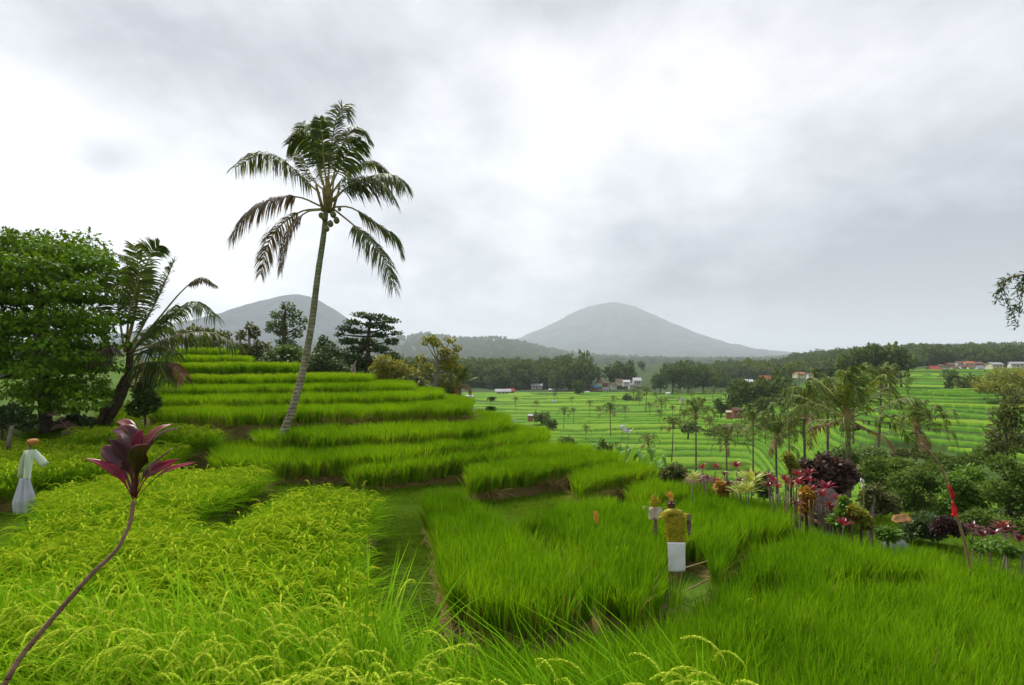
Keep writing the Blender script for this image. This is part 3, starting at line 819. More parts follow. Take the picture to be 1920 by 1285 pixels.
DP = 16.2
tall = empty('coconut_palm', P(518, 846, DP), 'tall coconut palm with long leaning grey trunk standing on the rice terraces', 'palm tree')
o0 = np.array(tall.location)
mb = MB()
path = [P(516, 850, DP), P(524, 830, DP), P(545, 777, DP), P(567, 700, DP), P(584, 610, DP + .1), P(596, 515, DP + .15), P(607, 440, DP + .2), P(612, 385, DP + .2)]
tp = catmull(path, 60)
tr_ = np.interp(np.linspace(0, 1, 60), [0, 0.05, 0.15, 0.4, 0.7, 1], [0.18, 0.142, 0.130, 0.112, 0.094, 0.076])
tr_ = tr_ * (1 + 0.02 * rng.normal(0, 1, 60))
mb.tube(tp - o0, tr_, 12)
mp = bpy.data.materials.new('ringed_palm_bark'); mp.use_nodes = True
t = NT(mp.node_tree)
tcn = t.n('ShaderNodeTexCoord')
sp = t.n('ShaderNodeSeparateXYZ', {0: (tcn, 'Object')})
nz = t.n('ShaderNodeTexNoise', {'Vector': (tcn, 'Object'), 'Scale': 3.5, 'Detail': 8.0, 'Roughness': 0.65})
wv = t.n('ShaderNodeTexWave', {'Vector': (tcn, 'Object'), 'Scale': 2.6, 'Distortion': 5.0, 'Detail': 3.0, 'Detail Scale': 2.0}, bands_direction='Z')
c1 = t.mix(t.n('ShaderNodeMapRange', {0: nz, 1: 0.38, 2: 0.62}), (0.13, 0.10, 0.06, 1), (0.42, 0.37, 0.29, 1))
c1 = t.mix(t.m('MULTIPLY', wv, 0.28), c1, (0.09, 0.065, 0.04, 1))
c1 = t.mix(t.n('ShaderNodeMapRange', {0: (sp, 2), 1: 1.5, 2: 5.0, 3: 0.0, 4: 0.75}), c1, t.mix(nz, (0.10, 0.14, 0.05, 1), (0.24, 0.25, 0.13, 1)))
b = t.n('ShaderNodeBsdfPrincipled', {'Roughness': 0.9, 'Specular IOR Level': 0.1}); t.link(c1, 2, b, 'Base Color')
bp = t.n('ShaderNodeBump', {'Height': t.m('ADD', wv, nz), 'Strength': 0.7, 'Distance': 0.03}); t.link(bp, 0, b, 'Normal')
t.n('ShaderNodeOutputMaterial', {'Surface': b})
mb.build('trunk', mp, tall)
Q = lambda a, b, dy=0.0: P(*zp(a, b, 400, 160, 3.2125), DP + 0.2 + dy) - o0
# (points, depth change at the tip, leaflet length, droop, material)
FR = [
 ([(690, 600), (705, 420), (735, 220), (785, 125), (815, 200)], 0.3, 0.50, 0.5, 'palm_leaf'),
 ([(660, 600), (630, 440), (585, 340), (520, 305), (455, 355)], -0.6, 0.48, 0.75, 'palm_leaf'),
 ([(660, 600), (610, 420), (570, 290), (535, 225)], 0.9, 0.42, 0.6, 'palm_leaf'),
 ([(710, 600), (760, 420), (800, 310), (865, 258), (940, 325)], 0.7, 0.5, 0.7, 'palm_leaf'),
 ([(705, 610), (770, 480), (830, 380), (890, 330)], -0.9, 0.45, 0.7, 'palm_leaf'),
 ([(640, 650), (560, 580), (440, 470), (290, 415), (130, 500)], 0.5, 0.62, 0.95, 'palm_leaf'),
 ([(650, 620), (570, 540), (510, 430), (465, 385)], 1.2, 0.25, 0.7, 'palm_leaf'),
 ([(650, 730), (520, 675), (380, 680), (220, 760), (110, 910)], -0.6, 0.60, 1.05, 'palm_dry'),
 ([(650, 745), (530, 760), (400, 850), (320, 980), (285, 1140)], 0.4, 0.48, 0.9, 'palm_dry'),
 ([(650, 750), (560, 765), (470, 850), (430, 980), (408, 1120)], -0.5, 0.45, 0.9, 'palm_dry'),
 ([(715, 650), (790, 555), (930, 460), (1040, 520)], 0.8, 0.5, 0.8, 'palm_leaf'),
 ([(715, 690), (830, 600), (980, 540), (1090, 545), (1155, 605)], -0.5, 0.66, 1.0, 'palm_leaf'),
 ([(720, 700), (800, 620), (900, 570), (1010, 580), (1090, 690)], -1.6, 0.60, 0.95, 'palm_leaf'),
 ([(725, 735), (820, 735), (920, 790), (1020, 860), (1100, 915), (1135, 1010)], 0.7, 0.50, 0.9, 'palm_leaf'),
 ([(730, 750), (830, 830), (940, 930), (1030, 1050), (1085, 1215)], -0.6, 0.62, 0.9, 'palm_leaf'),
 ([(680, 600), (665, 440), (655, 300), (640, 200)], -0.7, 0.42, 0.5, 'palm_leaf'),
 ([(690, 640), (690, 520), (690, 430), (700, 400)], 2.0, 0.55, 0.8, 'palm_leaf'),
]
for i, (pts, dy, L, dr, mm_) in enumerate(FR):
    k = len(pts)
    ctrl = [Q(a, b, dy * (j / (k - 1)) ** 1.2) for j, (a, b) in enumerate(pts)]
    mb = MB(); frond(mb, ctrl, L * (1.36 if i > 4 else 1.65), 112, dr * 0.78, 0.020, 0.18 if i not in (7, 8, 9, 13, 14) else 0.28, 40 + i, rr=0.034, twist=(0.6 if i in (0, 1, 3, 15) else -0.6 if i in (2, 4, 16, 17) else 0.35 * ((i % 3) - 1)))
    if mm_ == 'palm_leaf' and dr > 0.85:
        frond(mb, ctrl, L * 1.3, 16, dr, 0.020, 0.3, 140 + i, m=2, rr=0.01)
    mb.build('frond', [M[mm_], M['rachis'], M['palm_dry']], tall)
mb = MB()
mb.lathe([(0.08, -0.25), (0.14, -0.10), (0.16, 0.08), (0.12, 0.35), (0.07, 0.6), (0.03, 0.8)], 12, cen=tuple(Q(690, 700)))
for a in np.linspace(0, 6.28, 9)[:-1]:
    mb.tube([Q(690, 760) + np.array((math.cos(a) * .15, math.sin(a) * .15, 0)), Q(690, 690) + np.array((math.cos(a) * .26, math.sin(a) * .26, 0)), Q(690, 600) + np.array((math.cos(a) * .40, math.sin(a) * .40, 0))], [0.05, 0.035, 0.022], 6)
mb.build('crown_sheath', M['sheath'], tall)
for (a, b, r) in ((742, 815, .10), (684, 866, .085), (760, 748, .06), (650, 785, .09), (705, 835, .10), (668, 800, .10), (722, 780, .10)):
    c = Q(a, b, -0.18)
    mb = MB(); mb.lathe([(0.0, 1.25), (0.35, 1.1), (0.8, 0.6), (1.0, 0.0), (0.8, -0.6), (0.4, -1.0), (0, -1.1)] * np.array((r, r)), 10, cen=tuple(c))
    mb.build('coconut', M['coconut'], tall)

# the young leaning palm beside the leafy tree
D2 = 17.6
Q2 = lambda a, b, dy=0.0: P(a / 3.57, 400 + b / 3.57, D2 + dy)
lp = empty('coconut_palm', P(192, 812, D2), 'leaning young coconut palm with dark trunk and ragged fronds beside the leafy tree', 'palm tree')
o0 = np.array(lp.location)
mb = MB(); mb.tube(catmull([P(185, 818, D2), P(200, 790, D2), P(222, 755, D2), P(238, 715, D2), P(243, 680, D2), P(244, 650, D2)], 30) - o0, np.linspace(0.17, 0.10, 30) * (1 + .06 * np.sin(np.arange(30) * 2.4)), 10)
mb.tube(catmull([P(176, 812, D2 - .3), P(196, 770, D2 - .3), P(214, 742, D2 - .2), P(232, 705, D2)], 14) - o0, np.linspace(0.10, 0.05, 14), 7)
mb.build('trunk', mat('dark_palm_bark', (0.045, 0.032, 0.022), 0.95, 0.05, ((0.10, 0.075, 0.05), 8.0, 0.15), 1.0, 14), lp)
FR2 = [
 ([(850, 930), (930, 800), (1030, 620), (1110, 450), (1165, 320)], -0.5, 0.95, 0.35, 'palm_leaf'),
 ([(845, 920), (900, 700), (950, 450), (1010, 270), (1065, 215)], 0.4, 0.85, 0.35, 'palm_leaf'),
 ([(840, 920), (900, 650), (935, 450), (890, 330), (795, 280)], 0.9, 0.7, 0.6, 'palm_leaf'),
 ([(840, 920), (870, 650), (930, 420), (895, 200)], -0.9, 0.7, 0.3, 'palm_leaf'),
 ([(870, 930), (1050, 720), (1210, 530), (1340, 430), (1440, 480)], 0.3, 0.32, 0.9, 'palm_dry'),
 ([(860, 930), (1000, 820), (1140, 690), (1290, 590), (1445, 690)], -0.4, 0.75, 0.8, 'palm_leaf'),
 ([(860, 940), (1000, 890), (1180, 820), (1400, 800), (1600, 880)], 0.4, 0.85, 0.8, 'palm_leaf'),
 ([(850, 1150), (920, 1070), (1020, 1010), (1140, 1000), (1240, 1090)], -0.6, 0.75, 0.9, 'palm_brown'),
 ([(850, 1100), (900, 1040), (980, 1000), (1060, 1010), (1120, 1120)], -1.2, 0.7, 0.9, 'palm_leaf'),
 ([(835, 930), (800, 700), (780, 500), (800, 380)], 0.5, 0.8, 0.4, 'palm_leaf'),
 ([(860, 960), (960, 930), (1060, 890), (1180, 930)], -1.4, 0.75, 0.9, 'palm_leaf'),
 ([(850, 950), (930, 870), (1030, 760), (1120, 760)], 1.6, 0.75, 0.8, 'palm_leaf'),
 ([(830, 960), (760, 900), (700, 900), (660, 1000)], -1.0, 0.7, 0.9, 'palm_dry'),
 ([(845, 950), (960, 850), (1060, 730), (1170, 620)], -1.2, 0.8, 0.6, 'palm_leaf'),
]
for i, (pts, dy, L, dr, mm_) in enumerate(FR2):
    k = len(pts)
    ctrl = [Q2(a, b, dy * (j / (k - 1)) ** 1.2) - o0 for j, (a, b) in enumerate(pts)]
    mb = MB(); frond(mb, ctrl, L * 1.28, 96, dr, 0.022, 0.25 if i != 4 else 0.6, 300 + i, rr=0.042, miss=0.06 if i != 4 else 0.5, twist=(0.7 if i in (0, 2, 13) else -0.6 if i in (1, 3, 9) else 0.2))
    mb.build('frond', [M[mm_], M['rachis'] if mm_ != 'palm_brown' else M['brown_wood']], lp)

# dead frond on the ground, its own thing
mb = MB(); frond(mb, [P(150, 828, 15.6), P(135, 812, 15.7), P(115, 790, 15.8), P(98, 772, 16.0)], 0.45, 34, 0.4, 0.02, 0.1, 5, rr=0.03)
frond(mb, [P(150, 830, 15.6), P(180, 818, 15.5), P(215, 812, 15.4)], 0.35, 30, 0.8, 0.02, 0.1, 6, rr=0.03)
tag(mb.build('fallen_frond', [mat_ := leafmat('dead_frond', (0.09, 0.045, 0.035), (0.20, 0.11, 0.08), 0.15, inst=False), M['brown_wood'], mat_]), 'dead brown palm frond lying under the leafy tree', 'palm frond')

def palm_proto(seed, nf, n, R, L, wid, upness=0.0, dry=2, k=9):
    """crown mesh with radius R about the trunk top"""
    g = np.random.default_rng(seed); mb = MB()
    for i in range(nf):
        a = i * 2.39996 + g.normal(0, 0.2)
        e = R_(np.interp(i / nf, [0, 0.35, 0.75, 1], [88, 58, 18, -42]) + upness + g.normal(0, 6))
        r = R * g.uniform(0.85, 1.1) * (0.62 if i >= nf - dry else 1)
        h = np.array((math.cos(a), math.sin(a), 0)); z = np.array((0, 0, 1.0))
        ctrl = [z * 0.05, (h * math.cos(e) + z * math.sin(e)) * r * 0.45, h * r * 0.80 * (0.35 + 0.65 * math.cos(e)) + z * r * (0.80 * math.sin(e) - 0.04), h * r * (0.28 + 0.66 * math.cos(e)) + z * r * (0.92 * math.sin(e) - 0.16 - 0.30 * math.cos(e))]
        frond(mb, ctrl, L * g.uniform(.85, 1.1), n, 0.55, wid, 0.15, seed * 50 + i, m=(2 if i >= nf - dry else 0), kseg=3, rr=0.036 * R / 3, k=k, twist=g.uniform(-.7, .7))
    mb.lathe([(0.16, -0.5), (0.26, -0.1), (0.2, 0.35), (0.08, 0.9)] * np.array((R / 3, R / 3)), 8, m=3)
    for i in range(7):
        a = g.uniform(0, 6.28)
        mb.lathe(np.array([(0, 1.1), (0.7, 0.7), (1, 0), (0.7, -0.8), (0, -1.1)]) * 0.13 * R / 3, 7, m=4, cen=(math.cos(a) * .3 * R / 3, math.sin(a) * .3 * R / 3, -.35 * R / 3))
    return mb.mesh('palm_crown', [M['palm_green'], M['rachis'], M['palm_brown'], M['sheath'], M['coconut']])
PALM_FAR = [palm_proto(60 + i, 19, 20, 3.0, 0.80, 0.065, upness=u_, dry=1, k=6) for i, u_ in enumerate((0, 8, -6, 14))]
PALM_BIG = [palm_proto(80 + i, 24, 60, 3.0, 0.66, 0.030, upness=u_, dry=2, k=12) for i, u_ in enumerate((4, -4, 10))]
mbt = MB()
tz = np.linspace(0, 1, 14)
mbt.tube(np.stack((0.02 * np.sin(tz * 3), 0.015 * np.sin(tz * 4), tz), 1), 1, 9)
def trunk_mesh(r0, r1, lean, seed):
    mb = MB(); tz = np.linspace(0, 1, 16)
    bend = lean * (1 - tz) ** 1.6
    mb.tube(np.stack((bend - 0 * bend[0], 0.3 * bend, tz * 7.0), 1), np.linspace(r0, r1, 16) * (1 + .05 * np.sin(np.arange(16) * 2.2)), 9)
    return mb.mesh('palm_trunk', [mat('dark_ringed_bark', (0.17, 0.14, 0.11), 0.9, 0.1, ((0.07, 0.055, 0.04), 5.0, 0.13), 0.8, 12)])
TRUNKS = [trunk_mesh(0.20, 0.12, l, i) for i, l in enumerate((0.0, 0.5, -0.6, 0.25))]
PALM_LABELS = []
def palm(px, py, r, d, label, zb=None, big=False, seed=0, group='coconut palms across the valley'):
    x = X(px, d)
    zc = (HY - py) / F * d
    if zb is None: zb = vground(px, d) - 0.1
    R = r / F * d * 1.10; s = R / 3.0
    root = empty('coconut_palm', (x, d, zb), label, 'palm tree', group, rz=seed * 1.7)
    ln = max(zc - zb, 0.5)
    tr = bpy.data.objects.new('trunk', TRUNKS[seed % 4]); C.objects.link(tr); tr.parent = root
    ts = s * 0.72
    tr.scale = (ts, ts, ln / 7.0)
    cr = bpy.data.objects.new('crown', (PALM_BIG if big else PALM_FAR)[seed % (3 if big else 4)]); C.objects.link(cr); cr.parent = root
    cr.location = (0, 0, ln); cr.scale = (s, s, s)
    cr.rotation_euler = (0.06 * ((seed * 7) % 5 - 2), 0.06 * ((seed * 3) % 5 - 2), 0)
    return root
# large palms at right: photo column, crown row, crown radius, distance, label
for i, (px, py, r, d, zb, lab) in enumerate([
    (1590, 788, 116, 28, -8.0, 'largest coconut palm behind the garden, with one rusty brown hanging frond'),
    (1719, 803, 64, 42, -12.5, 'coconut palm with dark hanging fronds just right of the largest garden palm'),
    (1508, 778, 62, 46, -15, 'bushy coconut palm close on the left of the largest garden palm'),
    (1455, 822, 52, 48, -16, 'drooping grey green coconut palm left of the dark purple shrub'),
    (1552, 762, 58, 52, -15, 'coconut palm half hidden behind the largest garden palm'),
    (1652, 722, 46, 75, -14, 'pale coconut palm between the dark grove and the paddy steps'),
    (1412, 795, 34, 72, -18.9, 'slender coconut palm with thin pale trunk right of the tall twin trunks'),
    (1362, 828, 36, 66, -18.5, 'short dark coconut palm above the red leaved plants'),
    (1305, 780, 36, 86, -19.2, 'tall coconut palm with two trunks rising behind the second garden hut'),
    (1262, 800, 24, 98, -18.8, 'slim coconut palm right of the banana plants'),
    (1215, 830, 22, 92, -19, 'coconut palm with yellow leaf base above the banana plants'),
    (1144, 772, 20, 130, -17.9, 'coconut palm with brown skirt left of the flying white plastic sheet'),
    (1600, 730, 40, 90, -16.5, 'coconut palm rising behind the crown of the largest garden palm'),
    (1480, 800, 36, 62, -17.5, 'coconut palm behind the drooping grey green palm'),
]):
    palm(px, py, r, d, lab, zb, big=(r > 30), seed=i, group='coconut palms beyond the garden')
# small palms scattered over the valley floor: column, crown row, crown radius, base row
FARP = [(967, 752, 8, 776), (1005, 757, 7, 785), (1058, 774, 12, 812), (1072, 749, 6, 768), (1075, 772, 8, 800), (1106, 757, 8, 788), (1212, 737, 14, 765),
        (1240, 757, 14, 790), (1261, 768, 8, 790), (1296, 737, 8, 760), (1322, 737, 7, 758), (1337, 731, 8, 752), (1352, 737, 7, 757), (1188, 735, 10, 758),
        (1200, 742, 8, 765), (1272, 736, 7, 757), (1310, 752, 8, 775), (1390, 762, 16, 800), (1230, 742, 8, 766)]
FLAB = ['cross shaped palm standing alone below the long house', 'thin dark palm beside the small white tarpaulin shelter', 'rounded small palm with bare trunk left of the brown skirted palm', 'tiny palm upslope of the rounded small palm', 'small palm close beside the rounded small palm', 'small palm with very thin pale stem on the valley floor',
        'full crowned palm below the white roofed village houses', 'dark palm cluster member on the terraces under the village', 'low palm at the foot of the dark valley palm', 'leftmost of the little palms below the round dark grove', 'second little palm below the round dark grove', 'third little palm below the round dark grove', 'rightmost little palm below the round dark grove',
        'little palm left of the full crowned palm', 'little palm touching the full crowned palm', 'little palm above the dark valley palm', 'stubby palm at the edge of the shining terraces', 'broad palm left of the tall wood with the thatched field hut', 'little palm between the full crowned and the dark valley palm']
FARP += [(1219, 762, 9, 786), (1236, 776, 9, 800), (1283, 778, 10, 804), (1301, 752, 7, 772), (1320, 768, 9, 792), (1346, 772, 9, 796), (1331, 792, 12, 822), (1382, 806, 14, 838), (1396, 782, 12, 812), (1436, 802, 14, 838), (1172, 768, 8, 790), (1098, 806, 10, 832), (1122, 768, 7, 790), (1040, 742, 6, 758), (1150, 748, 7, 764)]
FLAB += ['small palm straight below the full crowned palm', 'small palm left of the low palm at the foot of the dark valley palm', 'small palm left of the tall twin trunks', 'tiny palm above the tall twin trunks', 'small palm right behind the tall twin trunks', 'small palm between the tall twin trunks and the thatched field hut', 'squat palm above the short dark palm on its left', 'palm above the short dark palm on its right', 'small palm left of the slender palm with the thin pale trunk', 'low palm between the slender palm and the drooping grey green palm', 'small palm right of the brown skirted palm', 'small palm among the low scrub below the rounded small palm', 'small palm right of the one with the very thin pale stem', 'tiny palm just below the tiny white hut of the village', 'tiny palm below the blue tarpaulin house']
for i, (px, py, r, pb) in enumerate(FARP):
    d = min(max(r and 2.75 * F / r, 90), vdist(px, pb, 80, 325) * 1.02, 320)
    palm(px, py, r * 1.1, d, FLAB[i], None, seed=i + 3, group='small coconut palms on the valley floor')
for i, (px, py, r, d, zb, lab) in enumerate([
    (1404, 683, 12, 205, -10, 'tall palm standing left of the red roof in the valley wood'), (1426, 690, 12, 205, -10, 'palm directly in front of the red valley roof'),
    (1441, 689, 11, 210, -10, 'palm just right of the red valley roof'), (1480, 690, 13, 190, -12, 'left one of the two tall slender palms with pale trunks'),
    (1499, 686, 11, 195, -12, 'right one of the two tall slender palms with pale trunks'), (1770, 708, 10, 190, -7.6, 'small palm on the ridge at the end of the paddy steps'),
    (1798, 722, 14, 150, -7.5, 'spreading low palm under the hillside village'), (1668, 702, 24, 110, -9.5, 'feathery palm against the dark grove'), (1710, 715, 9, 185, -6.8, 'little palm on the upper paddy steps')]):
    palm(px, py, r, d, lab, zb, seed=i + 1, group='tall palms in the valley wood')

# ------------------------------------------------------------------ broadleaf trees
def crown_pts(lobes, n, seed, shell=0.55):
    g = np.random.default_rng(seed)
    lb = np.asarray(lobes, float)
    vol = lb[:, 3] * lb[:, 4] * lb[:, 5]; vol = vol ** 0.75
    k = g.choice(len(lb), n, p=vol / vol.sum())
    d = nrm(g.normal(0, 1, (n, 3)))
    r = (shell + (1 - shell) * g.uniform(0, 1, n) ** 0.6)[:, None] * (1 + 0.16 * g.normal(0, 1, (n, 1)).clip(-1, 1))
    return lb[k, :3] + d * r * lb[k, 3:], d, k, g
def add_crown(mb, lobes, n, size, seed, m=0, droop=0.5, aspect=0.32, shell=0.5, tuft=1, top=0.0):
    n0 = n // tuft
    c, d, k, g = crown_pts(lobes, n0, seed, shell)
    if top:
        low = d[:, 2] < -0.15
        c[low, 2] += 2 * np.abs(d[low, 2]) * np.asarray(lobes, float)[k[low], 5] * top
    lobe_r = g.uniform(0, 1, len(lobes))[k]
    if tuft > 1:
        c = np.repeat(c, tuft, 0); d = np.repeat(d, tuft, 0); lobe_r = np.repeat(lobe_r, tuft)
    n1 = len(c)
    dd = nrm(d * 0.6 + g.normal(0, 0.7, (n1, 3)) + np.array((0, 0, -droop)))
    s = nrm(np.cross(dd, nrm(g.normal(0, 0.5, (n1, 3)) + np.array((0, 0, 1)))))
    L = size * g.uniform(0.6, 1.3, n1)
    mb.leaves(c, dd, s, L, L * aspect, m, np.clip(0.3 * lobe_r + 0.7 * g.uniform(0, 1, n1), 0, 1))
    return mb
def tree(name, d, trunk, lobes, n, size, leaf, label, cat='tree', group=None, rt=0.15, bark='bark', dep=0.8, seed=1, droop=0.4, zb=None, shell=0.5, limbs=True, flat=None, tuft=1, part=('trunk', 'crown'), aspect=0.32, top=0.0):
    """trunk and crown lobes given in photo columns and rows at distance d; lobes: (px, py, rx, ry[, dy])"""
    g = np.random.default_rng(seed)
    k = d / F
    base_ = P(trunk[0][0], trunk[0][1], d)
    if zb is not None: base_[2] = zb
    root = empty(name, base_, label, cat, group)
    tpts = [base_] + [P(a, b, d + g.normal(0, 0.02 * d * 0.2)) for a, b in trunk[1:]]
    tc_ = catmull(np.array(tpts), 16) - base_
    mb = MB(); mb.tube(tc_, np.linspace(rt, rt * 0.4, 16), 8)
    L3 = []
    for lb in lobes:
        dy = lb[4] if len(lb) > 4 else g.uniform(-dep, dep) * lb[2] * k * 1.2
        c = P(lb[0], lb[1], d + dy) - base_
        L3.append((*c, lb[2] * k, lb[2] * k * 0.9, lb[3] * k))
        if limbs:
            j = int(np.clip(np.argmin(np.abs(tc_[:, 2] - (c[2] - lb[3] * k * 1.4))), 4, 15))
            mid = tc_[j] * 0.45 + c * 0.55 + np.array((0, 0, -0.2 * lb[3] * k))
            mb.tube(catmull([tc_[j], mid, c], 7), np.linspace(rt * 0.38, rt * 0.10, 7), 5)
            for q in range(3):
                e = c + nrm(g.normal(0, 1, 3)) * np.array((lb[2], lb[2], lb[3])) * k * 0.8
                mb.tube(np.array([mid * .4 + c * .6, (c + e) / 2, e]), [rt * .12, rt * .09, rt * .04], 4)
    mb.build(part[0], M[bark], root)
    mb = MB(); add_crown(mb, L3, n, size, seed + 9, droop=droop, shell=shell, tuft=tuft, aspect=aspect, top=top)
    mb.build(part[1], M[leaf], root)
    return root

# the big leafy tree at left
g = np.random.default_rng(5)
lob = []
outl = [(-120, 420, 30, 30), (-60, 430, 34, 30), (0, 448, 30, 22), (32, 452, 30, 22), (70, 470, 34, 24), (110, 478, 32, 24), (150, 476, 32, 22), (185, 490, 28, 24), (205, 520, 22, 26), (208, 560, 24, 24), (222, 600, 22, 20), (215, 645, 24, 22), (208, 690, 22, 22), (195, 735, 22, 24), (165, 765, 24, 20), (120, 765, 26, 22), (80, 745, 30, 24), (60, 700, 30, 24)]
lob += [(a, b, c, d_, g.uniform(-.7, .3)) for a, b, c, d_ in outl]
for yy in range(490, 780, 34):
    for xx in range(-150, 200, 44):
        if yy > 690 and xx < 40: continue
        lob.append((xx + g.uniform(-14, 14), yy + g.uniform(-12, 12), g.uniform(24, 36), g.uniform(13, 20), g.uniform(-2.0, -0.4)))
for yy in range(500, 760, 60):
    for xx in range(-140, 190, 60):
        if yy > 690 and xx < 40: continue
        lob.append((xx, yy, 40, 34, g.uniform(0.2, 1.8)))
lob += [(a, b, 44, 38, g.uniform(0.6, 1.6)) for a in range(-150, 200, 44) for b in range(470, 770, 44) if not (b > 690 and a < 40)]
tree('leafy_tree', 17.0, [(88, 812), (84, 770), (80, 700), (70, 600), (75, 540)], lob, 50000, 0.17, 'tree_leaf', 'big dense glossy green tree filling the left edge', 'tree', rt=0.20, seed=3, droop=0.7, zb=-2.2, shell=0.74, limbs=False, aspect=0.27, top=0.45)

def bush(name, d, lobes, n, size, leaf, label, cat='bush', group=None, seed=1, zb=None, droop=0.3, shell=0.4, bark='bark', rt=0.04, tuft=1, part=('stems', 'foliage'), aspect=0.32):
    xs = np.mean([l[0] for l in lobes]); yb = max(l[1] + l[3] for l in lobes)
    return tree(name, d, [(xs, yb), (xs, np.mean([l[1] for l in lobes]))], lobes, n, size, leaf, label, cat, group, rt, bark, 0.8, seed, droop, zb, shell, True, None, tuft, part, aspect)

tree('slim_tree', 40, [(470, 700), (468, 660), (466, 615)], [(452, 628, 9, 9), (478, 624, 9, 10), (470, 612, 8, 6), (452, 650, 13, 9), (490, 648, 16, 7), (470, 662, 22, 12), (440, 665, 15, 10), (500, 668, 12, 12), (462, 690, 30, 16)], 3400, 0.26, 'olive_leaf', 'thin open tree behind the hill top, left of the taller crown', rt=.16, bark='bark_pale', seed=21, zb=-3)
tree('tall_tree', 43, [(534, 705), (533, 660), (533, 610), (535, 580)], [(540, 575, 14, 7), (522, 590, 16, 7), (552, 588, 14, 8), (512, 608, 13, 7), (568, 606, 8, 14), (540, 605, 18, 8), (504, 616, 7, 7), (528, 622, 14, 8), (556, 625, 12, 8), (536, 642, 16, 9), (548, 655, 16, 9), (520, 655, 12, 8)], 3000, 0.20, 'mid_leaf', 'tall airy green tree in front of the blue volcano', rt=.22, seed=22, zb=-3)
tree('layered_tree', 42, [(688, 715), (690, 680), (690, 640), (694, 600)],
     [(680, 591, 18, 3.5), (706, 595, 22, 4), (730, 601, 18, 3), (660, 605, 16, 4), (645, 616, 14, 4), (700, 610, 22, 4), (725, 615, 14, 5), (742, 625, 13, 3), (636, 627, 10, 3), (668, 622, 16, 4), (712, 628, 16, 4), (655, 640, 22, 5), (735, 640, 14, 5), (690, 642, 20, 5), (670, 655, 22, 7), (712, 655, 20, 6), (735, 668, 18, 6), (660, 675, 22, 10), (690, 682, 26, 12), (725, 685, 20, 9)],
     7600, 0.22, 'dark_leaf', 'dark flat layered tree standing right of the tall palm trunk', rt=.26, seed=23, zb=-4, droop=0.0, shell=0.2)
bush('round_bush', 37, [(520, 668, 22, 12), (545, 662, 22, 14), (575, 672, 20, 14), (560, 690, 34, 14), (505, 685, 22, 14), (535, 655, 18, 8)], 3000, 0.24, 'mid_leaf', 'bushy green crown below the tall airy tree', 'tree', seed=24, zb=-3)
bush('round_bush', 37, [(600, 680, 16, 22), (612, 660, 10, 14), (625, 690, 22, 18), (604, 700, 16, 14), (640, 700, 22, 16), (588, 700, 14, 14)], 2800, 0.22, 'dark_leaf', 'dark bushy crown just right of the tall palm trunk', 'tree', seed=25, zb=-4)
bush('round_bush', 33, [(720, 678, 18, 12), (745, 690, 24, 14), (768, 705, 22, 16), (735, 705, 26, 18), (710, 695, 18, 16), (785, 722, 20, 14), (755, 722, 26, 14), (715, 720, 20, 14)], 5200, 0.17, 'yellow_leaf', 'rounded yellow green bush on the hill shoulder', seed=26, zb=-4.2, bark='bark_pale')
bush('round_bush', 31, [(772, 715, 20, 14), (790, 730, 18, 14), (758, 728, 18, 12)], 2200, 0.16, 'olive_leaf', 'olive bush in front of the rounded yellow green bush', seed=27, zb=-4.4)
tree('sparse_tree', 30, [(818, 768), (817, 735), (818, 705), (822, 680)], [(806, 634, 11, 5), (818, 644, 12, 5), (798, 642, 8, 5), (845, 637, 9, 4), (858, 652, 7, 6), (842, 668, 16, 13), (832, 660, 12, 8), (838, 684, 16, 8), (800, 690, 14, 8), (790, 672, 10, 6), (860, 690, 10, 6)], 1500, 0.19, 'yellow_leaf', 'half bare tree with yellow leaves at the end of the hill', rt=.13, bark='bark_pale', seed=28, zb=-3.9)
bush('round_bush', 34, [(800, 705, 22, 16), (835, 715, 20, 18), (855, 735, 14, 12)], 1500, 0.16, 'olive_leaf', 'greyish twiggy bush round the half bare tree', seed=29, zb=-5, shell=.2)
palm(862, 722, 38, 29.5, 'small palm with upright fronds at the end of the hill terraces', -3.2, big=True, seed=2, group='hill palms')
bush('round_bush', 40, [(365, 622, 16, 10), (395, 628, 22, 10), (420, 632, 14, 10), (345, 632, 16, 12), (385, 645, 30, 12)], 2200, 0.26, 'olive_leaf', 'dark scrub on the skyline behind the leaning palm', seed=30, zb=-1)
bush('round_bush', 30, [(0, 690, 28, 22), (30, 700, 22, 18), (-40, 690, 30, 30)], 2200, 0.2, 'mid_leaf', 'light green bush behind the leafy tree at the left edge', seed=31, zb=-0.6)
bush('round_bush', 15.6, [(20, 775, 24, 18), (45, 790, 20, 16), (0, 785, 20, 20), (-50, 780, 40, 26)], 2400, 0.13, 'dark_leaf', 'dark shrub low under the leafy tree behind the wooden post', seed=32, zb=-2.7)
bush('round_bush', 17.5, [(140, 790, 20, 14), (165, 796, 20, 12), (118, 800, 16, 12)], 1600, 0.12, 'dark_leaf', 'low dark shrub between the leafy tree and the leaning palm', seed=33, zb=-2.3)

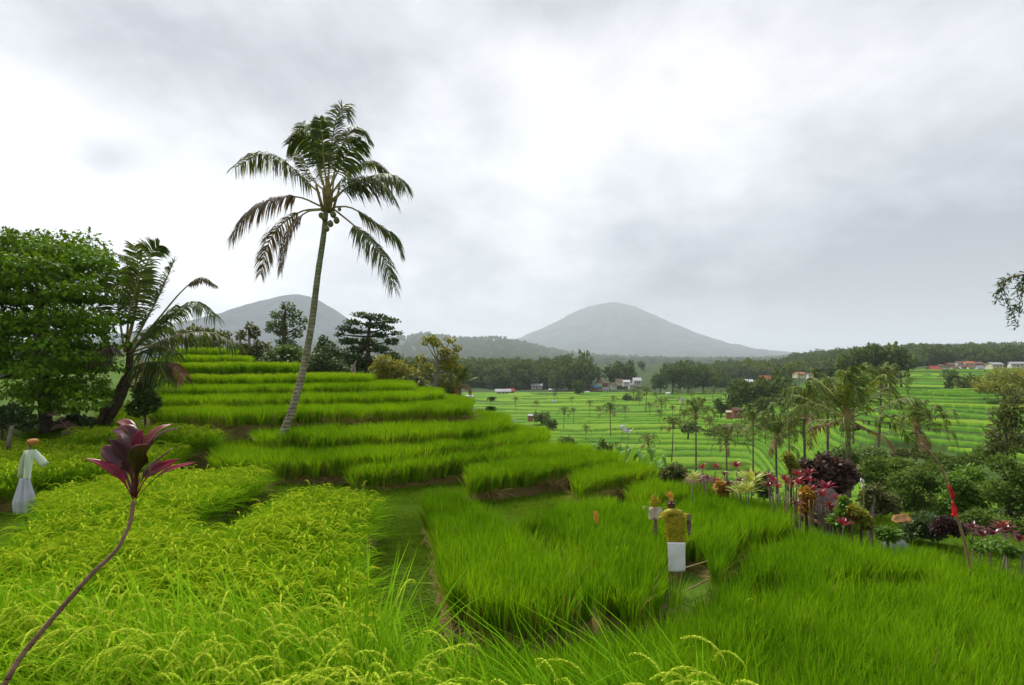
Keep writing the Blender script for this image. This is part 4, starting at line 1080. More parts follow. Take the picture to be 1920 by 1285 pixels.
bush('round_bush', 41, [(445, 672, 18, 12), (478, 682, 22, 12), (460, 660, 14, 10)], 1800, .24, 'mid_leaf', 'green bush on the skyline at the end of the topmost terrace', 'tree', seed=34, zb=-2)
tree('slim_tree', 44, [(612, 712), (612, 670), (610, 640)], [(606, 640, 9, 10), (620, 650, 10, 9), (600, 655, 10, 8), (614, 664, 16, 9), (628, 672, 14, 9), (600, 676, 14, 9)], 2200, .22, 'dark_leaf', 'slim dark tree showing just right of the tall palm trunk', rt=.14, seed=35, zb=-4)
bush('round_bush', 45, [(640, 668, 18, 14), (655, 690, 26, 16), (632, 690, 18, 14), (668, 672, 14, 10)], 2800, .24, 'dark_leaf', 'dark bush under the left side of the flat layered tree', 'tree', seed=36, zb=-4)
bush('round_bush', 44, [(735, 672, 14, 10), (748, 684, 20, 10), (770, 690, 18, 10), (720, 690, 20, 12)], 2200, .24, 'mid_leaf', 'green bush under the right side of the flat layered tree', 'tree', seed=37, zb=-4)
tree('slim_tree', 36, [(846, 770), (845, 720), (843, 690)], [(836, 690, 9, 6), (850, 682, 8, 6), (842, 702, 14, 8), (856, 712, 10, 8), (832, 716, 12, 8), (845, 728, 16, 8)], 1300, .2, 'olive_leaf', 'thin greyish tree between the half bare tree and the small palm', rt=.09, bark='bark_pale', seed=38, zb=-6)
# three crown shapes shared by the far trees
def far_crown(seed, n=900, flat=0.8):
    g = np.random.default_rng(seed)
    lobes = [(g.normal(0, .38), g.normal(0, .38), 1.0 + g.normal(0, .28) * flat, *(g.uniform(.28, .5, 2)), g.uniform(.22, .40)) for _ in range(11)]
    mb = MB(); add_crown(mb, lobes, n, 0.20, seed, shell=0.55, droop=0.2, aspect=0.42)
    return mb.mesh('far_crown', [M['far_leaf']])
FARC = [far_crown(900 + i) for i in range(5)]
mbt = MB(); mbt.tube([(0, 0, -0.3), (0.03, 0, 0.5), (0, 0.02, 1.0)], [.07, .05, .03], 6)
for a in range(5): mbt.tube([(0, 0, .55), (math.cos(a * 1.3) * .25, math.sin(a * 1.3) * .25, .85), (math.cos(a * 1.3) * .45, math.sin(a * 1.3) * .45, 1.1)], [.03, .02, .01], 5)
FART = mbt.mesh('far_trunk', [M['bark']])
def far_tree(px, pytop, pybase, rx, d, label, group, seed, zb=None):
    x = X(px, d); zt = (HY - pytop) / F * d; zb = (HY - pybase) / F * d if zb is None else zb
    h = (zt - zb) / 1.5; r = rx / F * d / 0.85
    root = empty('broadleaf_tree', (x, d, zb), label, 'tree', group, rz=seed * 1.9)
    for nm, me in (('trunk', FART), ('crown', FARC[seed % 5])):
        o = bpy.data.objects.new(nm, me); C.objects.link(o); o.parent = root; o.scale = (r, r, h)
    return root
SPOTS = [  # column, top row, base row, half width, distance, label, group
 (1060, 690, 735, 20, 330, 'left shoulder tree of the big dark grove above the village', 1), (1082, 671, 732, 26, 335, 'tallest domed tree of the dark grove above the village', 1), (1105, 684, 735, 22, 330, 'right shoulder tree of the dark grove above the village', 1), (1040, 702, 738, 16, 325, 'low tree at the left foot of the dark grove', 1),
 (1238, 700, 732, 16, 300, 'leftmost tree of the round dark grove right of the village', 2), (1262, 688, 731, 20, 305, 'second tree of the round dark grove right of the village', 2), (1290, 686, 731, 22, 300, 'middle tall tree of the round dark grove right of the village', 2), (1318, 690, 731, 20, 303, 'fourth tree of the round dark grove right of the village', 2), (1340, 702, 731, 14, 300, 'rightmost small tree of the round dark grove right of the village', 2),
 (1388, 712, 765, 20, 150, 'front tree of the valley wood left of its red roof', 3), (1415, 718, 770, 22, 145, 'tree of the valley wood below the red roof', 3), (1450, 706, 768, 26, 150, 'dark tree of the valley wood below the tall palms', 3), (1478, 722, 772, 22, 140, 'right hand tree of the valley wood beside the twin slender palms', 3), (1372, 738, 775, 14, 140, 'small tree by the thatched field hut', 3), (1430, 745, 780, 24, 125, 'low bushy tree at the foot of the valley wood', 3), (1500, 735, 778, 20, 130, 'low tree where the valley wood meets the big palms', 3), (1352, 752, 775, 14, 150, 'shrubby tree left of the thatched field hut', 3),
 (1585, 670, 712, 18, 175, 'leftmost tree of the tall grove before the hillside village', 4), (1612, 660, 712, 20, 175, 'second tree of the tall grove before the hillside village', 4), (1638, 652, 712, 20, 178, 'tallest upright tree of the grove before the hillside village', 4), (1662, 650, 712, 26, 175, 'broad rounded tree of the grove before the hillside village', 4), (1690, 664, 712, 22, 172, 'rightmost rounded tree of the grove before the hillside village', 4), (1560, 690, 716, 16, 175, 'low tree at the left end of the tall grove', 4),
 (1785, 700, 735, 16, 160, 'dark tree on the ridge below the hillside village', 5), (1815, 705, 738, 18, 150, 'second dark tree on the ridge below the hillside village', 5),
 (1015, 775, 800, 14, 150, 'bushy tree in the valley beside the hill terraces', 6), (1030, 785, 805, 12, 140, 'small bush in the valley beside the bushy tree', 6), (1130, 830, 860, 14, 70, 'grey bush left of the banana plants', 6), (1150, 835, 862, 12, 70, 'small grey bush touching the banana plants', 6),
 (1065, 820, 845, 16, 80, 'low scrub below the small valley palms', 6), (1085, 715, 748, 10, 290, 'little round tree in front of the village', 6), (1192, 745, 762, 12, 240, 'dark hedge tree under the white roofs', 6), (1175, 742, 760, 12, 245, 'hedge tree left of the dark hedge tree', 6), (1290, 795, 815, 22, 100, 'dark hedge clump across the shining terraces', 6), (1340, 800, 815, 20, 100, 'dark hedge clump beside the short dark palm', 6),
]
GRP = {1: 'trees of the dark grove above the village', 2: 'trees of the round grove', 3: 'trees of the valley wood', 4: 'trees of the tall grove', 5: 'ridge trees', 6: 'valley bushes'}
for i, (px, a, b_, rx, d, lab, gr) in enumerate(SPOTS):
    far_tree(px, a, b_ + 4, rx, d, lab, GRP[gr], i)
bush('round_bush', 120, [(1850, 718, 22, 14), (1880, 706, 26, 16), (1905, 715, 24, 16), (1870, 725, 30, 12), (1930, 705, 26, 20), (1840, 728, 14, 8), (1900, 735, 26, 10)], 4200, 0.6, 'yellow_leaf', 'broad olive yellow tree crown at the right edge below the village', 'tree', seed=50, rt=.3, zb=-9)

# far-off wood: nobody could count it
PR['wood'] = protos('wood_palette', [bpy.data.objects.new('a_wood_%d' % i, m_) for i, m_ in enumerate(FARC + [PALM_FAR[0]])])
gq = np.random.default_rng(44)
n = 30000
u = gq.uniform(-1.15, 1.15, n); d = 320 * (3200 / 320) ** gq.uniform(0, 1, n)
pxu = 960 + u * F
ok = (pxu > 560) & ~((pxu > 1060) & (pxu < 1225) & (d < 356)) & ~((pxu > 1715) & (d < 362) & (d > 290)) & (d < np.where(pxu > 1600, 1100, 3200)) & (d > np.where(pxu > 1690, 362, np.where(pxu < 1060, 322, 335)))
ok &= ~((d > 600) & (d < 1750) & (pxu < 1480))
ok &= (d > 900) | (fbm(u * 11 + 3, d / 140, 3, 19) > np.where(pxu > 1060, 0.45, 0.40))
ok &= (d > np.where(pxu < 1700, 318 + 60 * fbm(u * 12, d / 60, 2, 8), 360))
u, d = u[ok], d[ok]
z = Vfun(u, d) - 0.8 + smooth(420, 600, d) * 1.5
n = len(u)
s = gq.uniform(4.0, 8.5, n) * (1 + 0.35 * (d < 520) * (pxu[ok] < 1250) + 0.5 * (d > 900) + 0.7 * (d > 1800))
idx = gq.integers(0, 5, n)
palmy = gq.uniform(0, 1, n) < 0.12 * (d < 700)
idx[palmy] = 5; s[palmy] = gq.uniform(1.0, 1.5, palmy.sum()); z[palmy] += 9
scatter('forest', 'wood', np.stack((u * d, d, z), 1), np.stack((gq.normal(0, .06, n), gq.normal(0, .06, n), gq.uniform(0, 6.28, n)), 1), np.stack((s * .8, s * .8, s * gq.uniform(.75, 1.15, n)), 1), idx, 'far wooded belt between the paddies and the volcanoes', 'forest')

# ------------------------------------------------------------------ red leaved plants, shrubs and banana plants of the garden
M['ti_red'] = leafmat('red_ti_leaf', (0.11, 0.007, 0.016), (0.36, 0.018, 0.044), trans=0.35, inst=False, patch=9.0, rough=0.35, spec=0.5, tcol=(1.4, 0.7, 0.8))
M['ti_dark'] = leafmat('maroon_ti_leaf', (0.050, 0.012, 0.014), (0.15, 0.024, 0.028), trans=0.25, inst=False, patch=14.0, rough=0.32, spec=0.55, tcol=(1.5, 0.7, 0.6))
M['ti_grey'] = leafmat('purple_grey_ti_leaf', (0.085, 0.034, 0.042), (0.19, 0.10, 0.11), trans=0.2, inst=False, patch=14.0, rough=0.35, spec=0.5, tcol=(1.4, 0.8, 0.8))
M['ti_brown'] = leafmat('reddish_brown_ti_leaf', (0.16, 0.035, 0.020), (0.26, 0.06, 0.035), trans=0.35, inst=False, rough=0.35, spec=0.5, tcol=(1.5, 0.7, 0.5))
M['stripe_leaf'] = leafmat('yellow_striped_leaf', (0.22, 0.30, 0.04), (0.50, 0.52, 0.16), trans=0.3, inst=False)
M['croton'] = leafmat('croton_leaf', (0.30, 0.22, 0.02), (0.45, 0.16, 0.03), trans=0.3, inst=False)
M['purple_leaf'] = leafmat('dark_purple_leaf', (0.020, 0.010, 0.012), (0.065, 0.028, 0.028), trans=0.2, inst=False)
M['purple_brown'] = leafmat('purple_brown_leaf', (0.045, 0.028, 0.024), (0.12, 0.075, 0.060), trans=0.25, inst=False)
M['banana'] = leafmat('banana_leaf', (0.085, 0.22, 0.025), (0.18, 0.34, 0.05), trans=0.4, inst=False, rough=0.5, spec=0.2)
M['bush_leaf'] = leafmat('bush_leaf', (0.055, 0.110, 0.018), (0.145, 0.225, 0.040), trans=0.35, inst=False, rough=.6, spec=.12)
M['bright_leaf'] = leafmat('light_green_leaf', (0.060, 0.145, 0.012), (0.150, 0.270, 0.030), trans=0.35, inst=False)

def ti_mat(name, mid, edge, under):
    m = bpy.data.materials.new(name); m.use_nodes = True
    t = NT(m.node_tree)
    at = t.n('ShaderNodeAttribute', attribute_name='rnd'); ge = t.n('ShaderNodeNewGeometry')
    nz = t.n('ShaderNodeTexNoise', {'Vector': (ge, 'Position'), 'Scale': 38.0, 'Detail': 6.0})
    nz2 = t.n('ShaderNodeTexNoise', {'Vector': (ge, 'Position'), 'Scale': 9.0, 'Detail': 3.0})
    f = t.m('ADD', t.m('MULTIPLY', (at, 'Fac'), 0.9), t.m('MULTIPLY', t.m('SUBTRACT', nz2, 0.5), 1.3))
    c = t.mix(t.n('ShaderNodeMapRange', {0: f, 1: .25, 2: .8}), (*mid, 1), (*edge, 1))
    c = t.mix(t.m('MULTIPLY', nz, .5), c, tuple(q * .5 for q in mid) + (1,))
    c = t.mix((ge, 'Backfacing'), c, (*under, 1))
    b = t.n('ShaderNodeBsdfPrincipled', {'Roughness': .38, 'Specular IOR Level': .35}); t.link(c, 2, b, 'Base Color')
    bp = t.n('ShaderNodeBump', {'Height': nz, 'Strength': .35, 'Distance': .004}); t.link(bp, 0, b, 'Normal')
    tr = t.n('ShaderNodeBsdfTranslucent'); t.link(c, 2, tr, 'Color')
    t.n('ShaderNodeOutputMaterial', {'Surface': t.n('ShaderNodeMixShader', {0: .25, 1: b, 2: tr})})
    return m
TM = {'ti_red': ti_mat('crimson_leaf', (.17, .006, .022), (.46, .012, .055), (.20, .05, .07)), 'ti_dark': ti_mat('maroon_leaf', (.045, .009, .011), (.20, .014, .022), (.13, .065, .075)),
      'ti_grey': ti_mat('purple_grey_leaf', (.075, .028, .036), (.20, .05, .075), (.20, .12, .13)), 'ti_brown': ti_mat('red_brown_leaf', (.13, .022, .014), (.34, .035, .025), (.26, .12, .10))}
def blade_leaf(mb, mid, width, fold=0.25, m=0, face=None, r=0.5, k=16, curl=0.0, pet=0.28, wave=0.0, mm=None):
    """broad leaf along a midrib with a narrow stalk; face = direction its upper side looks"""
    c = catmull(mid, k); T = nrm(np.gradient(c, axis=0))
    face = nrm(np.asarray(face if face is not None else (0, -0.5, 1.0), float))
    s = nrm(np.cross(T, face)); nn = np.cross(s, T)
    t = np.linspace(0, 1, k)
    wd = width * np.interp(t, [0, pet * .6, pet, pet + .15, 0.52, 0.68, 0.84, 1], [.15, .11, .15, .60, 1, .88, .46, .01])
    v = []
    cols = (-1, -.6, -.25, 0, .25, .6, 1)
    for q in cols:
        hgt = fold * abs(q) - curl * q * q + wave * np.sin(t * 17 + q * 2) * abs(q)
        v.append(c + s * (q * wd)[:, None] + nn * (hgt * wd)[:, None])
    v = np.stack(v, 1); nc = len(cols)
    i = np.arange(k - 1)[:, None] * nc; j = np.arange(nc - 1)[None]
    q = np.stack((i + j, i + j + 1, i + nc + j + 1, i + nc + j), -1).reshape(-1, 4)
    rr = np.clip(r + 0.35 * np.abs(np.array(cols))[None] + 0.2 * np.sin(t * 9)[:, None], 0, 1)
    return mb.add(v.reshape(-1, 3), q, None, m, rr.ravel())

# the large one in the foreground
DT = 1.80
ti = empty('ti_plant', P(-330, 1790, 1.5), 'large dark red ti plant on a long bent bare stem in the left foreground', 'plant')
o0 = np.array(ti.location)
QT = lambda a, b, dy=0.0: P(*zp(a, b, 130, 760, 6.426), DT + dy) - o0
stem = [o0, o0 * .5 + P(10, 1285, 1.58) * .5, P(0, 1296, 1.58)] + [P(*zp(a, b, 0, 740, 2.3577), 1.58 + 0.22 * i / 8) for i, (a, b) in enumerate([(40, 1245), (100, 1150), (250, 970), (400, 800), (475, 728), (520, 680), (552, 620), (577, 560), (590, 470)])]
mb = MB()
sp_ = catmull(stem, 70) - o0
mb.tube(sp_, np.interp(np.linspace(0, 1, 70), [0, .1, .5, .8, 1], [.0095, .0090, .0075, .0056, .0068]) * (1 + .09 * np.sin(np.arange(70) * 2.6)), 10)
mb_ = None
mst = mat('ti_stem_bark', (0.27, 0.155, 0.11), 0.75, 0.2, ((0.16, 0.085, 0.06), 30, 0.12), 0.6, 60)
mb.build('stem', mst, ti)
TL = [
 ([(775, 1140), (690, 980), (600, 830), (400, 705), (175, 635)], 105, -0.02, 'ti_red', (0.3, -0.7, 0.8), .15, 'crimson leaf pointing left'),
 ([(805, 1130), (940, 970), (1130, 810), (1340, 735), (1525, 690)], 85, -0.10, 'ti_red', (-0.4, -0.5, 0.8), .3, 'crimson leaf pointing right'),
 ([(805, 1110), (890, 930), (1000, 800), (1150, 720), (1330, 645)], 150, 0.02, 'ti_red', (-0.5, -0.8, 0.4), .2, 'broad crimson leaf with curled edge'),
 ([(800, 1050), (880, 830), (1030, 690), (1250, 515)], 70, 0.12, 'ti_dark', (-0.5, -0.7, 0.3), .3, None),
 ([(790, 1120), (800, 880), (800, 700), (830, 560), (960, 470)], 215, -0.15, 'ti_dark', (0.15, -0.9, -0.3), -.25, None),
 ([(770, 1100), (670, 820), (560, 650), (440, 540), (385, 530)], 165, 0.02, 'ti_grey', (0.5, -0.8, 0.3), .3, None),
 ([(775, 1090), (730, 760), (650, 600), (560, 470), (470, 410)], 135, -0.08, 'ti_grey', (0.7, -0.8, 0.3), .2, None),
 ([(790, 1080), (800, 700), (770, 450), (660, 300), (510, 320)], 225, 0.10, 'ti_dark', (0.4, -0.8, 0.5), .2, None),
 ([(800, 1080), (860, 660), (950, 450), (1090, 290), (1240, 225)], 185, 0.12, 'ti_brown', (-0.5, -0.8, 0.4), .3, 'reddish brown leaf with rolled tip'),
 ([(805, 1050), (900, 640), (1010, 450), (1130, 330), (1325, 268)], 75, 0.02, 'ti_grey', (-0.7, -0.5, 0.5), .35, None),
 ([(790, 1040), (785, 560), (750, 300), (650, 200), (555, 205)], 120, 0.16, 'ti_brown', (0.3, -0.8, 0.6), .25, None),
 ([(790, 1100), (745, 860), (690, 740), (640, 700), (600, 720)], 120, -0.05, 'ti_grey', (0.4, -0.9, 0.2), .2, None),
]
for i, (pts, wd, dy, mm_, fc, fo, lab) in enumerate(TL):
    k = len(pts)
    mb = MB(); blade_leaf(mb, [QT(a, b, dy * (j / (k - 1))) for j, (a, b) in enumerate(pts)], wd / 6.426 / F * DT * 0.55, fo, 0, fc, 0.25, 20, 0.0, 0.30, 0.05)
    lf = mb.build('leaf', TM[mm_], ti)
    md = lf.modifiers.new('thick', 'SOLIDIFY'); md.thickness = 0.0016
    if lab: lf['label'] = lab

TL2 = [([(790, 1090), (760, 800), (720, 560), (600, 430)], 100, .06), ([(800, 1090), (840, 760), (900, 560), (1010, 420)], 110, -.04), ([(785, 1100), (710, 900), (600, 760), (470, 690)], 80, .10), ([(795, 1060), (800, 620), (840, 380), (900, 300)], 110, .02), ([(800, 1110), (860, 930), (930, 840), (1050, 810)], 80, -.12)]
for i, (pts, wd, dy) in enumerate(TL2):
    mb = MB(); blade_leaf(mb, [QT(a, b, dy * (j / 3)) for j, (a, b) in enumerate(pts)], wd / 6.426 / F * DT * 0.55, .35, 0, (.3 if i % 2 else -.3, -.8, .5), 0.25, 20, 0.0, 0.30, 0.06)
    md = mb.build('leaf', TM['ti_dark' if i != 3 else 'ti_red'], ti).modifiers.new('thick', 'SOLIDIFY'); md.thickness = .0014
def ti_proto(seed, mm_, n=16, up=0.6, L=0.34, wd=0.042):
    g = np.random.default_rng(seed); mb = MB()
    for i in range(n):
        a = i * 2.4 + g.normal(0, .3); e = R_(np.interp(i / n, [0, 1], [85, -5]) * up + g.normal(0, 8) + 18)
        h = np.array((math.cos(a), math.sin(a), 0)); z = np.array((0, 0, 1.0)); l = L * g.uniform(.8, 1.2)
        blade_leaf(mb, [z * 0, (h * math.cos(e) + z * math.sin(e)) * l * .5, h * l * (.25 + .7 * math.cos(e)) + z * l * (.9 * math.sin(e) - .12)], wd, .25, 0, h * -.3 + z, g.uniform(0, .7), 7, 0, .2)
    return mb.mesh('leaf_crown', [M[mm_]])
TIS = {'ti_red': [ti_proto(1 + i, 'ti_red') for i in range(3)], 'ti_dark': [ti_proto(11 + i, 'ti_dark') for i in range(2)], 'ti_brown': [ti_proto(21 + i, 'ti_brown') for i in range(2)],
       'stripe_leaf': [ti_proto(31 + i, 'stripe_leaf', 30, .8, .42, .026) for i in range(2)]}
STEM = MB().tube(np.stack((0.03 * np.sin(np.linspace(0, 5, 8)), 0.02 * np.cos(np.linspace(0, 4, 8)), np.linspace(0, 1, 8)), 1), np.linspace(1, .7, 8), 6).mesh('stem', [M['bark_pale']])
STEM.vertices.foreach_get  # (unit stem: scaled per plant)
def gz(x, y): return float(ground(np.array([x]), np.array([y]))[0])
def ti_plant(px, py, d, mm_, label, s=1.0, seed=0, group='red leaved ti plants along the garden edge', name='ti_plant'):
    x = X(px, d); z0 = gz(x, d); zt = (HY - py) / F * d
    zt = max(zt, z0 + 0.25)
    root = empty(name, (x, d, z0), label, 'plant', group, rz=seed * 2.1)
    g = np.random.default_rng(seed + 70)
    ln = zt - z0
    mb = MB(); q = np.linspace(0, 1, 8)
    mb.tube(np.stack((0.05 * np.sin(q * 3) * ln, 0.04 * np.sin(q * 2.3) * ln, q * ln), 1), np.linspace(.017, .011, 8), 6)
    mb.build('stem', M['bark_pale'], root)
    c = bpy.data.objects.new('leaves', TIS[mm_][seed % len(TIS[mm_])]); C.objects.link(c); c.parent = root
    c.location = (0.05 * math.sin(3) * ln, 0.04 * math.sin(2.3) * ln, ln - 0.05); c.scale = (s, s, s)
    return root
ZT = lambda a, b: (1240 + a / 4.8, 840 + b / 4.8)
TI = [
 (370, 175, 13.2, 'ti_red', 'red ti plant farthest left above the brown mound roof', .9), (505, 170, 13.0, 'ti_red', 'red ti plant second from the left on a tall stem', .75), (660, 160, 12.6, 'ti_red', 'tallest bright red ti plant left of the striped plants', .95),
 (570, 240, 12.4, 'ti_dark', 'dark red ti plant below the tallest bright red one', .8), (430, 272, 12.8, 'ti_dark', 'dusky ti plant over the right end of the mound roof', .8), (490, 290, 12.3, 'ti_brown', 'brownish ti plant low beside the rice tongue', .8), (350, 282, 13.4, 'ti_dark', 'small dusky ti plant on the mound roof side', .7), (620, 330, 12.0, 'ti_dark', 'maroon ti plant touching the striped plant on its left', 1.0), (700, 305, 12.2, 'ti_dark', 'maroon ti plant behind the striped plant', .9), (640, 400, 11.8, 'ti_dark', 'dark maroon ti plant low left of the striped plant', .9),
 (790, 220, 12.8, 'ti_dark', 'thin dusky ti plant rising behind the striped plant', .7), (860, 240, 12.8, 'ti_brown', 'brown ti plant right of the thin dusky one', .8),
 (970, 252, 11.9, 'ti_red', 'red ti plant at the left of the bare stemmed row', .7), (1030, 290, 11.7, 'ti_red', 'red ti plant second in the bare stemmed row', .7), (1095, 275, 11.8, 'ti_brown', 'brownish red ti plant third in the bare stemmed row', .8), (1055, 345, 11.4, 'ti_red', 'red ti plant standing forward of the bare stemmed row', .75), (1000, 315, 12.0, 'ti_brown', 'dull ti plant behind the bare stemmed row', .8), (950, 340, 11.8, 'ti_dark', 'dark ti plant low at the left of the bare stemmed row', .8), (1130, 310, 11.6, 'ti_brown', 'brown ti plant near the middle of the garden edge', .8),
 (1250, 238, 11.6, 'ti_red', 'crimson ti plant with the highest head before the purple shrub', .85), (1318, 220, 11.7, 'ti_red', 'crimson ti plant right beside the highest head', .85), (1240, 312, 11.2, 'ti_red', 'large crimson ti plant left of the yellow croton', 1.0), (1345, 290, 11.4, 'ti_red', 'crimson ti plant above the yellow croton', .8), (1330, 365, 11.0, 'ti_red', 'crimson ti plant in front of the yellow croton', .8), (1190, 340, 11.3, 'ti_brown', 'brown red ti plant beside the large crimson one', .8), (1225, 500, 10.8, 'ti_dark', 'dark ti plant low among the bare stems', .9),
 (1465, 358, 11.2, 'ti_red', 'spreading pink red ti plant over the thatched hut roof', 1.15), (1448, 420, 10.9, 'ti_red', 'pink ti plant just below the spreading one', .95), (1400, 430, 10.9, 'ti_red', 'pink ti plant left before the hut', .7), (1572, 458, 10.8, 'ti_red', 'pink ti plant right before the hut eave', .9),
 (1712, 615, 10.0, 'ti_red', 'bright red ti plant by the twin grey trunks', 1.0), (1655, 680, 9.7, 'ti_red', 'low rosy ti plant in front of the twin grey trunks', .85),
 (1500, 530, 11.0, 'ti_brown', 'rust coloured ti plant under the hut eave', .9), (1540, 560, 10.9, 'ti_brown', 'rust coloured ti plant low by the hut post', .8)]
for i, (a, b, d, mm_, lab, s) in enumerate(TI):
    ti_plant(*ZT(a, b), d, mm_, lab, s * .74, i)
for i, (a, b, lab, s) in enumerate([(795, 330, 'large yellow striped rosette plant among the red ti plants', 1.25), (710, 410, 'smaller yellow striped rosette plant low on the left of the large one', .95), (300, 285, 'small striped rosette plant at the mound roof edge', .7), (770, 390, 'striped rosette plant directly under the large one', .9)]):
    ti_plant(*ZT(a, b), 11.6 - .1 * i, 'stripe_leaf', lab, s, i + 50, 'yellow striped rosette plants', 'striped_plant')
g = np.random.default_rng(12)
mk = MB()   # bare stems one by one
for i, (a, b0, b1) in enumerate([(1040, 420, 560), (1065, 400, 570), (1100, 380, 585), (1140, 390, 590), (1115, 430, 580), (1205, 420, 600), (1225, 440, 610), (1265, 480, 690), (1370, 470, 640), (1415, 500, 640), (1440, 510, 650), (1500, 520, 655), (1575, 480, 640), (1480, 540, 650), (1330, 470, 610), (1010, 400, 500)]):
    d = 10.9 - 0.02 * i
    p1 = P(*ZT(a, b0), d); p0 = P(*ZT(a + g.normal(0, 6), b1 + 20), d)
    p0[2] = gz(p0[0], p0[1]) - .05
    m_ = MB(); m_.tube(catmull([p0, (p0 + p1) / 2 + g.normal(0, .02, 3), p1], 8) - p0, np.linspace(.018, .011, 8), 6)
    nm = m_.build('stake', M['bark_pale'] if i % 2 else M['wood'], loc=p0)
    tag(nm, 'thin pale bare stem in the row of stems along the garden edge', 'stake', 'thin bare stems along the garden edge')

bush('purple_shrub', 13.4, [(1512, 872, 14, 8), (1545, 860, 12, 8), (1572, 870, 14, 9), (1530, 880, 24, 13), (1570, 900, 24, 16), (1508, 890, 16, 16), (1590, 890, 14, 18), (1550, 912, 30, 16)], 5200, 0.13, 'purple_brown', 'big dark purple brown shrub behind the garden', 'shrub', seed=60, zb=-5.6, shell=.35)
bush('croton_shrub', 10.9, [(1512, 925, 11, 10), (1516, 940, 10, 12), (1508, 950, 8, 10)], 900, 0.09, 'croton', 'yellow orange croton shrub among the crimson ti plants', 'shrub', seed=61, zb=-3.8)
bush('croton_shrub', 12.6, [(1482, 865, 8, 12), (1478, 858, 8, 8), (1490, 880, 9, 9)], 700, 0.09, 'yellow_leaf', 'tall yellow shrub left of the purple shrub', 'shrub', seed=62, zb=-4.4)
bush('croton_shrub', 10.0, [(1610, 965, 12, 10), (1620, 975, 12, 11), (1600, 955, 8, 8), (1628, 985, 8, 8)], 1000, 0.085, 'yellow_leaf', 'yellow leaved shrub beside the twin grey trunks', 'shrub', seed=63, zb=-3.9)
bush('croton_shrub', 12.0, [(1350, 912, 8, 9), (1356, 925, 9, 8)], 600, 0.085, 'croton', 'orange brown shrub at the left end of the garden', 'shrub', seed=64, zb=-4.0)
bush('leafy_shrub', 10.2, [(1582, 940, 8, 8), (1588, 950, 9, 8), (1580, 962, 10, 9), (1570, 975, 14, 8)], 1100, 0.09, 'bright_leaf', 'light green leafy shrub right of the hut', 'shrub', seed=65, zb=-3.9)
bush('leafy_shrub', 9.6, [(1655, 998, 12, 9), (1675, 1000, 12, 8), (1665, 1006, 16, 7)], 1000, 0.07, 'bright_leaf', 'small light green plant at the foot of the twin grey trunks', 'shrub', seed=66, zb=-3.8)
bush('leafy_shrub', 14.5, [(1263, 880, 14, 8), (1252, 890, 14, 10), (1278, 888, 12, 10)], 1300, 0.1, 'olive_leaf', 'rounded olive bush behind the last rice tongue', 'shrub', seed=67, zb=-4.4)
bush('leafy_shrub', 12.4, [(1425, 905, 10, 16), (1440, 900, 9, 14), (1432, 920, 10, 10)], 1100, 0.1, 'mid_leaf', 'green shrub between striped plants and bare stemmed row', 'shrub', seed=68, zb=-4.0)
tree('twiggy_tree', 10.6, [(1632, 1002), (1634, 965), (1640, 935)], [(1635, 925, 22, 12), (1660, 935, 22, 14), (1650, 950, 24, 14), (1625, 940, 16, 14), (1675, 950, 14, 12), (1640, 915, 14, 8)], 2300, 0.075, 'olive_leaf', 'grey brown twiggy shrub with twin bare trunks beside the garden', 'shrub', rt=.055, seed=69, bark='bark_pale', zb=-4.0, shell=.1)
# green bushes at right
BU = [
 (15.5, [(1690, 900, 24, 16), (1720, 890, 26, 14), (1745, 905, 24, 18), (1700, 930, 28, 20), (1735, 940, 30, 22), (1680, 955, 22, 20), (1720, 970, 30, 18)], 7000, .13, 'bush_leaf', 'broad green bush left of the leaning red flag pole'),
 (14.5, [(1790, 905, 24, 16), (1820, 890, 26, 16), (1800, 940, 30, 22), (1830, 960, 26, 20), (1770, 965, 22, 18), (1840, 925, 24, 20)], 7000, .13, 'bright_leaf', 'broad green bush right behind the leaning red flag pole'),
 (12.5, [(1880, 870, 24, 18), (1910, 890, 28, 22), (1870, 920, 26, 22), (1900, 940, 30, 22), (1890, 980, 28, 20), (1860, 975, 20, 18), (1940, 930, 40, 40)], 8000, .11, 'bush_leaf', 'dark green bush at the right edge of the picture'),
 (22, [(1640, 870, 22, 14), (1665, 880, 24, 14), (1690, 870, 22, 12), (1650, 900, 26, 16), (1615, 890, 18, 14), (1670, 915, 26, 16)], 5200, .17, 'bush_leaf', 'green scrub at the foot of the largest garden palm'),
 (24, [(1760, 862, 22, 10), (1790, 870, 26, 12), (1740, 880, 24, 12), (1820, 862, 24, 12), (1850, 850, 24, 14), (1880, 840, 24, 16), (1905, 830, 24, 20)], 5200, .18, 'bush_leaf', 'green scrub below the paddy steps at right'),
]
BU += [
 (34, [(1580, 850, 22, 12), (1610, 858, 24, 12), (1640, 850, 22, 10), (1560, 866, 18, 12)], 3600, .22, 'mid_leaf', 'green scrub close behind the purple brown shrub'),
 (36, [(1690, 850, 18, 8), (1735, 852, 16, 8)], 1600, .22, 'olive_leaf', 'olive scrub at the foot of the dark fronded palm'),
 (11.2, [(1712, 985, 20, 14), (1735, 975, 22, 16), (1758, 985, 20, 14), (1700, 1000, 18, 10), (1745, 1000, 24, 10)], 3600, .085, 'dark_leaf', 'low dark green shrub between grey stone and clipped shrub'),
 (10.6, [(1812, 975, 20, 14), (1838, 970, 22, 16), (1862, 980, 20, 14), (1825, 992, 24, 10), (1890, 985, 20, 14), (1915, 990, 20, 16)], 4000, .08, 'bush_leaf', 'low green shrub behind the dark red plants'),
]
for i, (d, lb, n_, sz, lf, lab) in enumerate(BU):
    bush('green_bush', d, lb, int(n_ * .9), sz * .74, lf, lab, 'bush', 'green bushes at right', seed=80 + i, rt=.05, shell=.25)
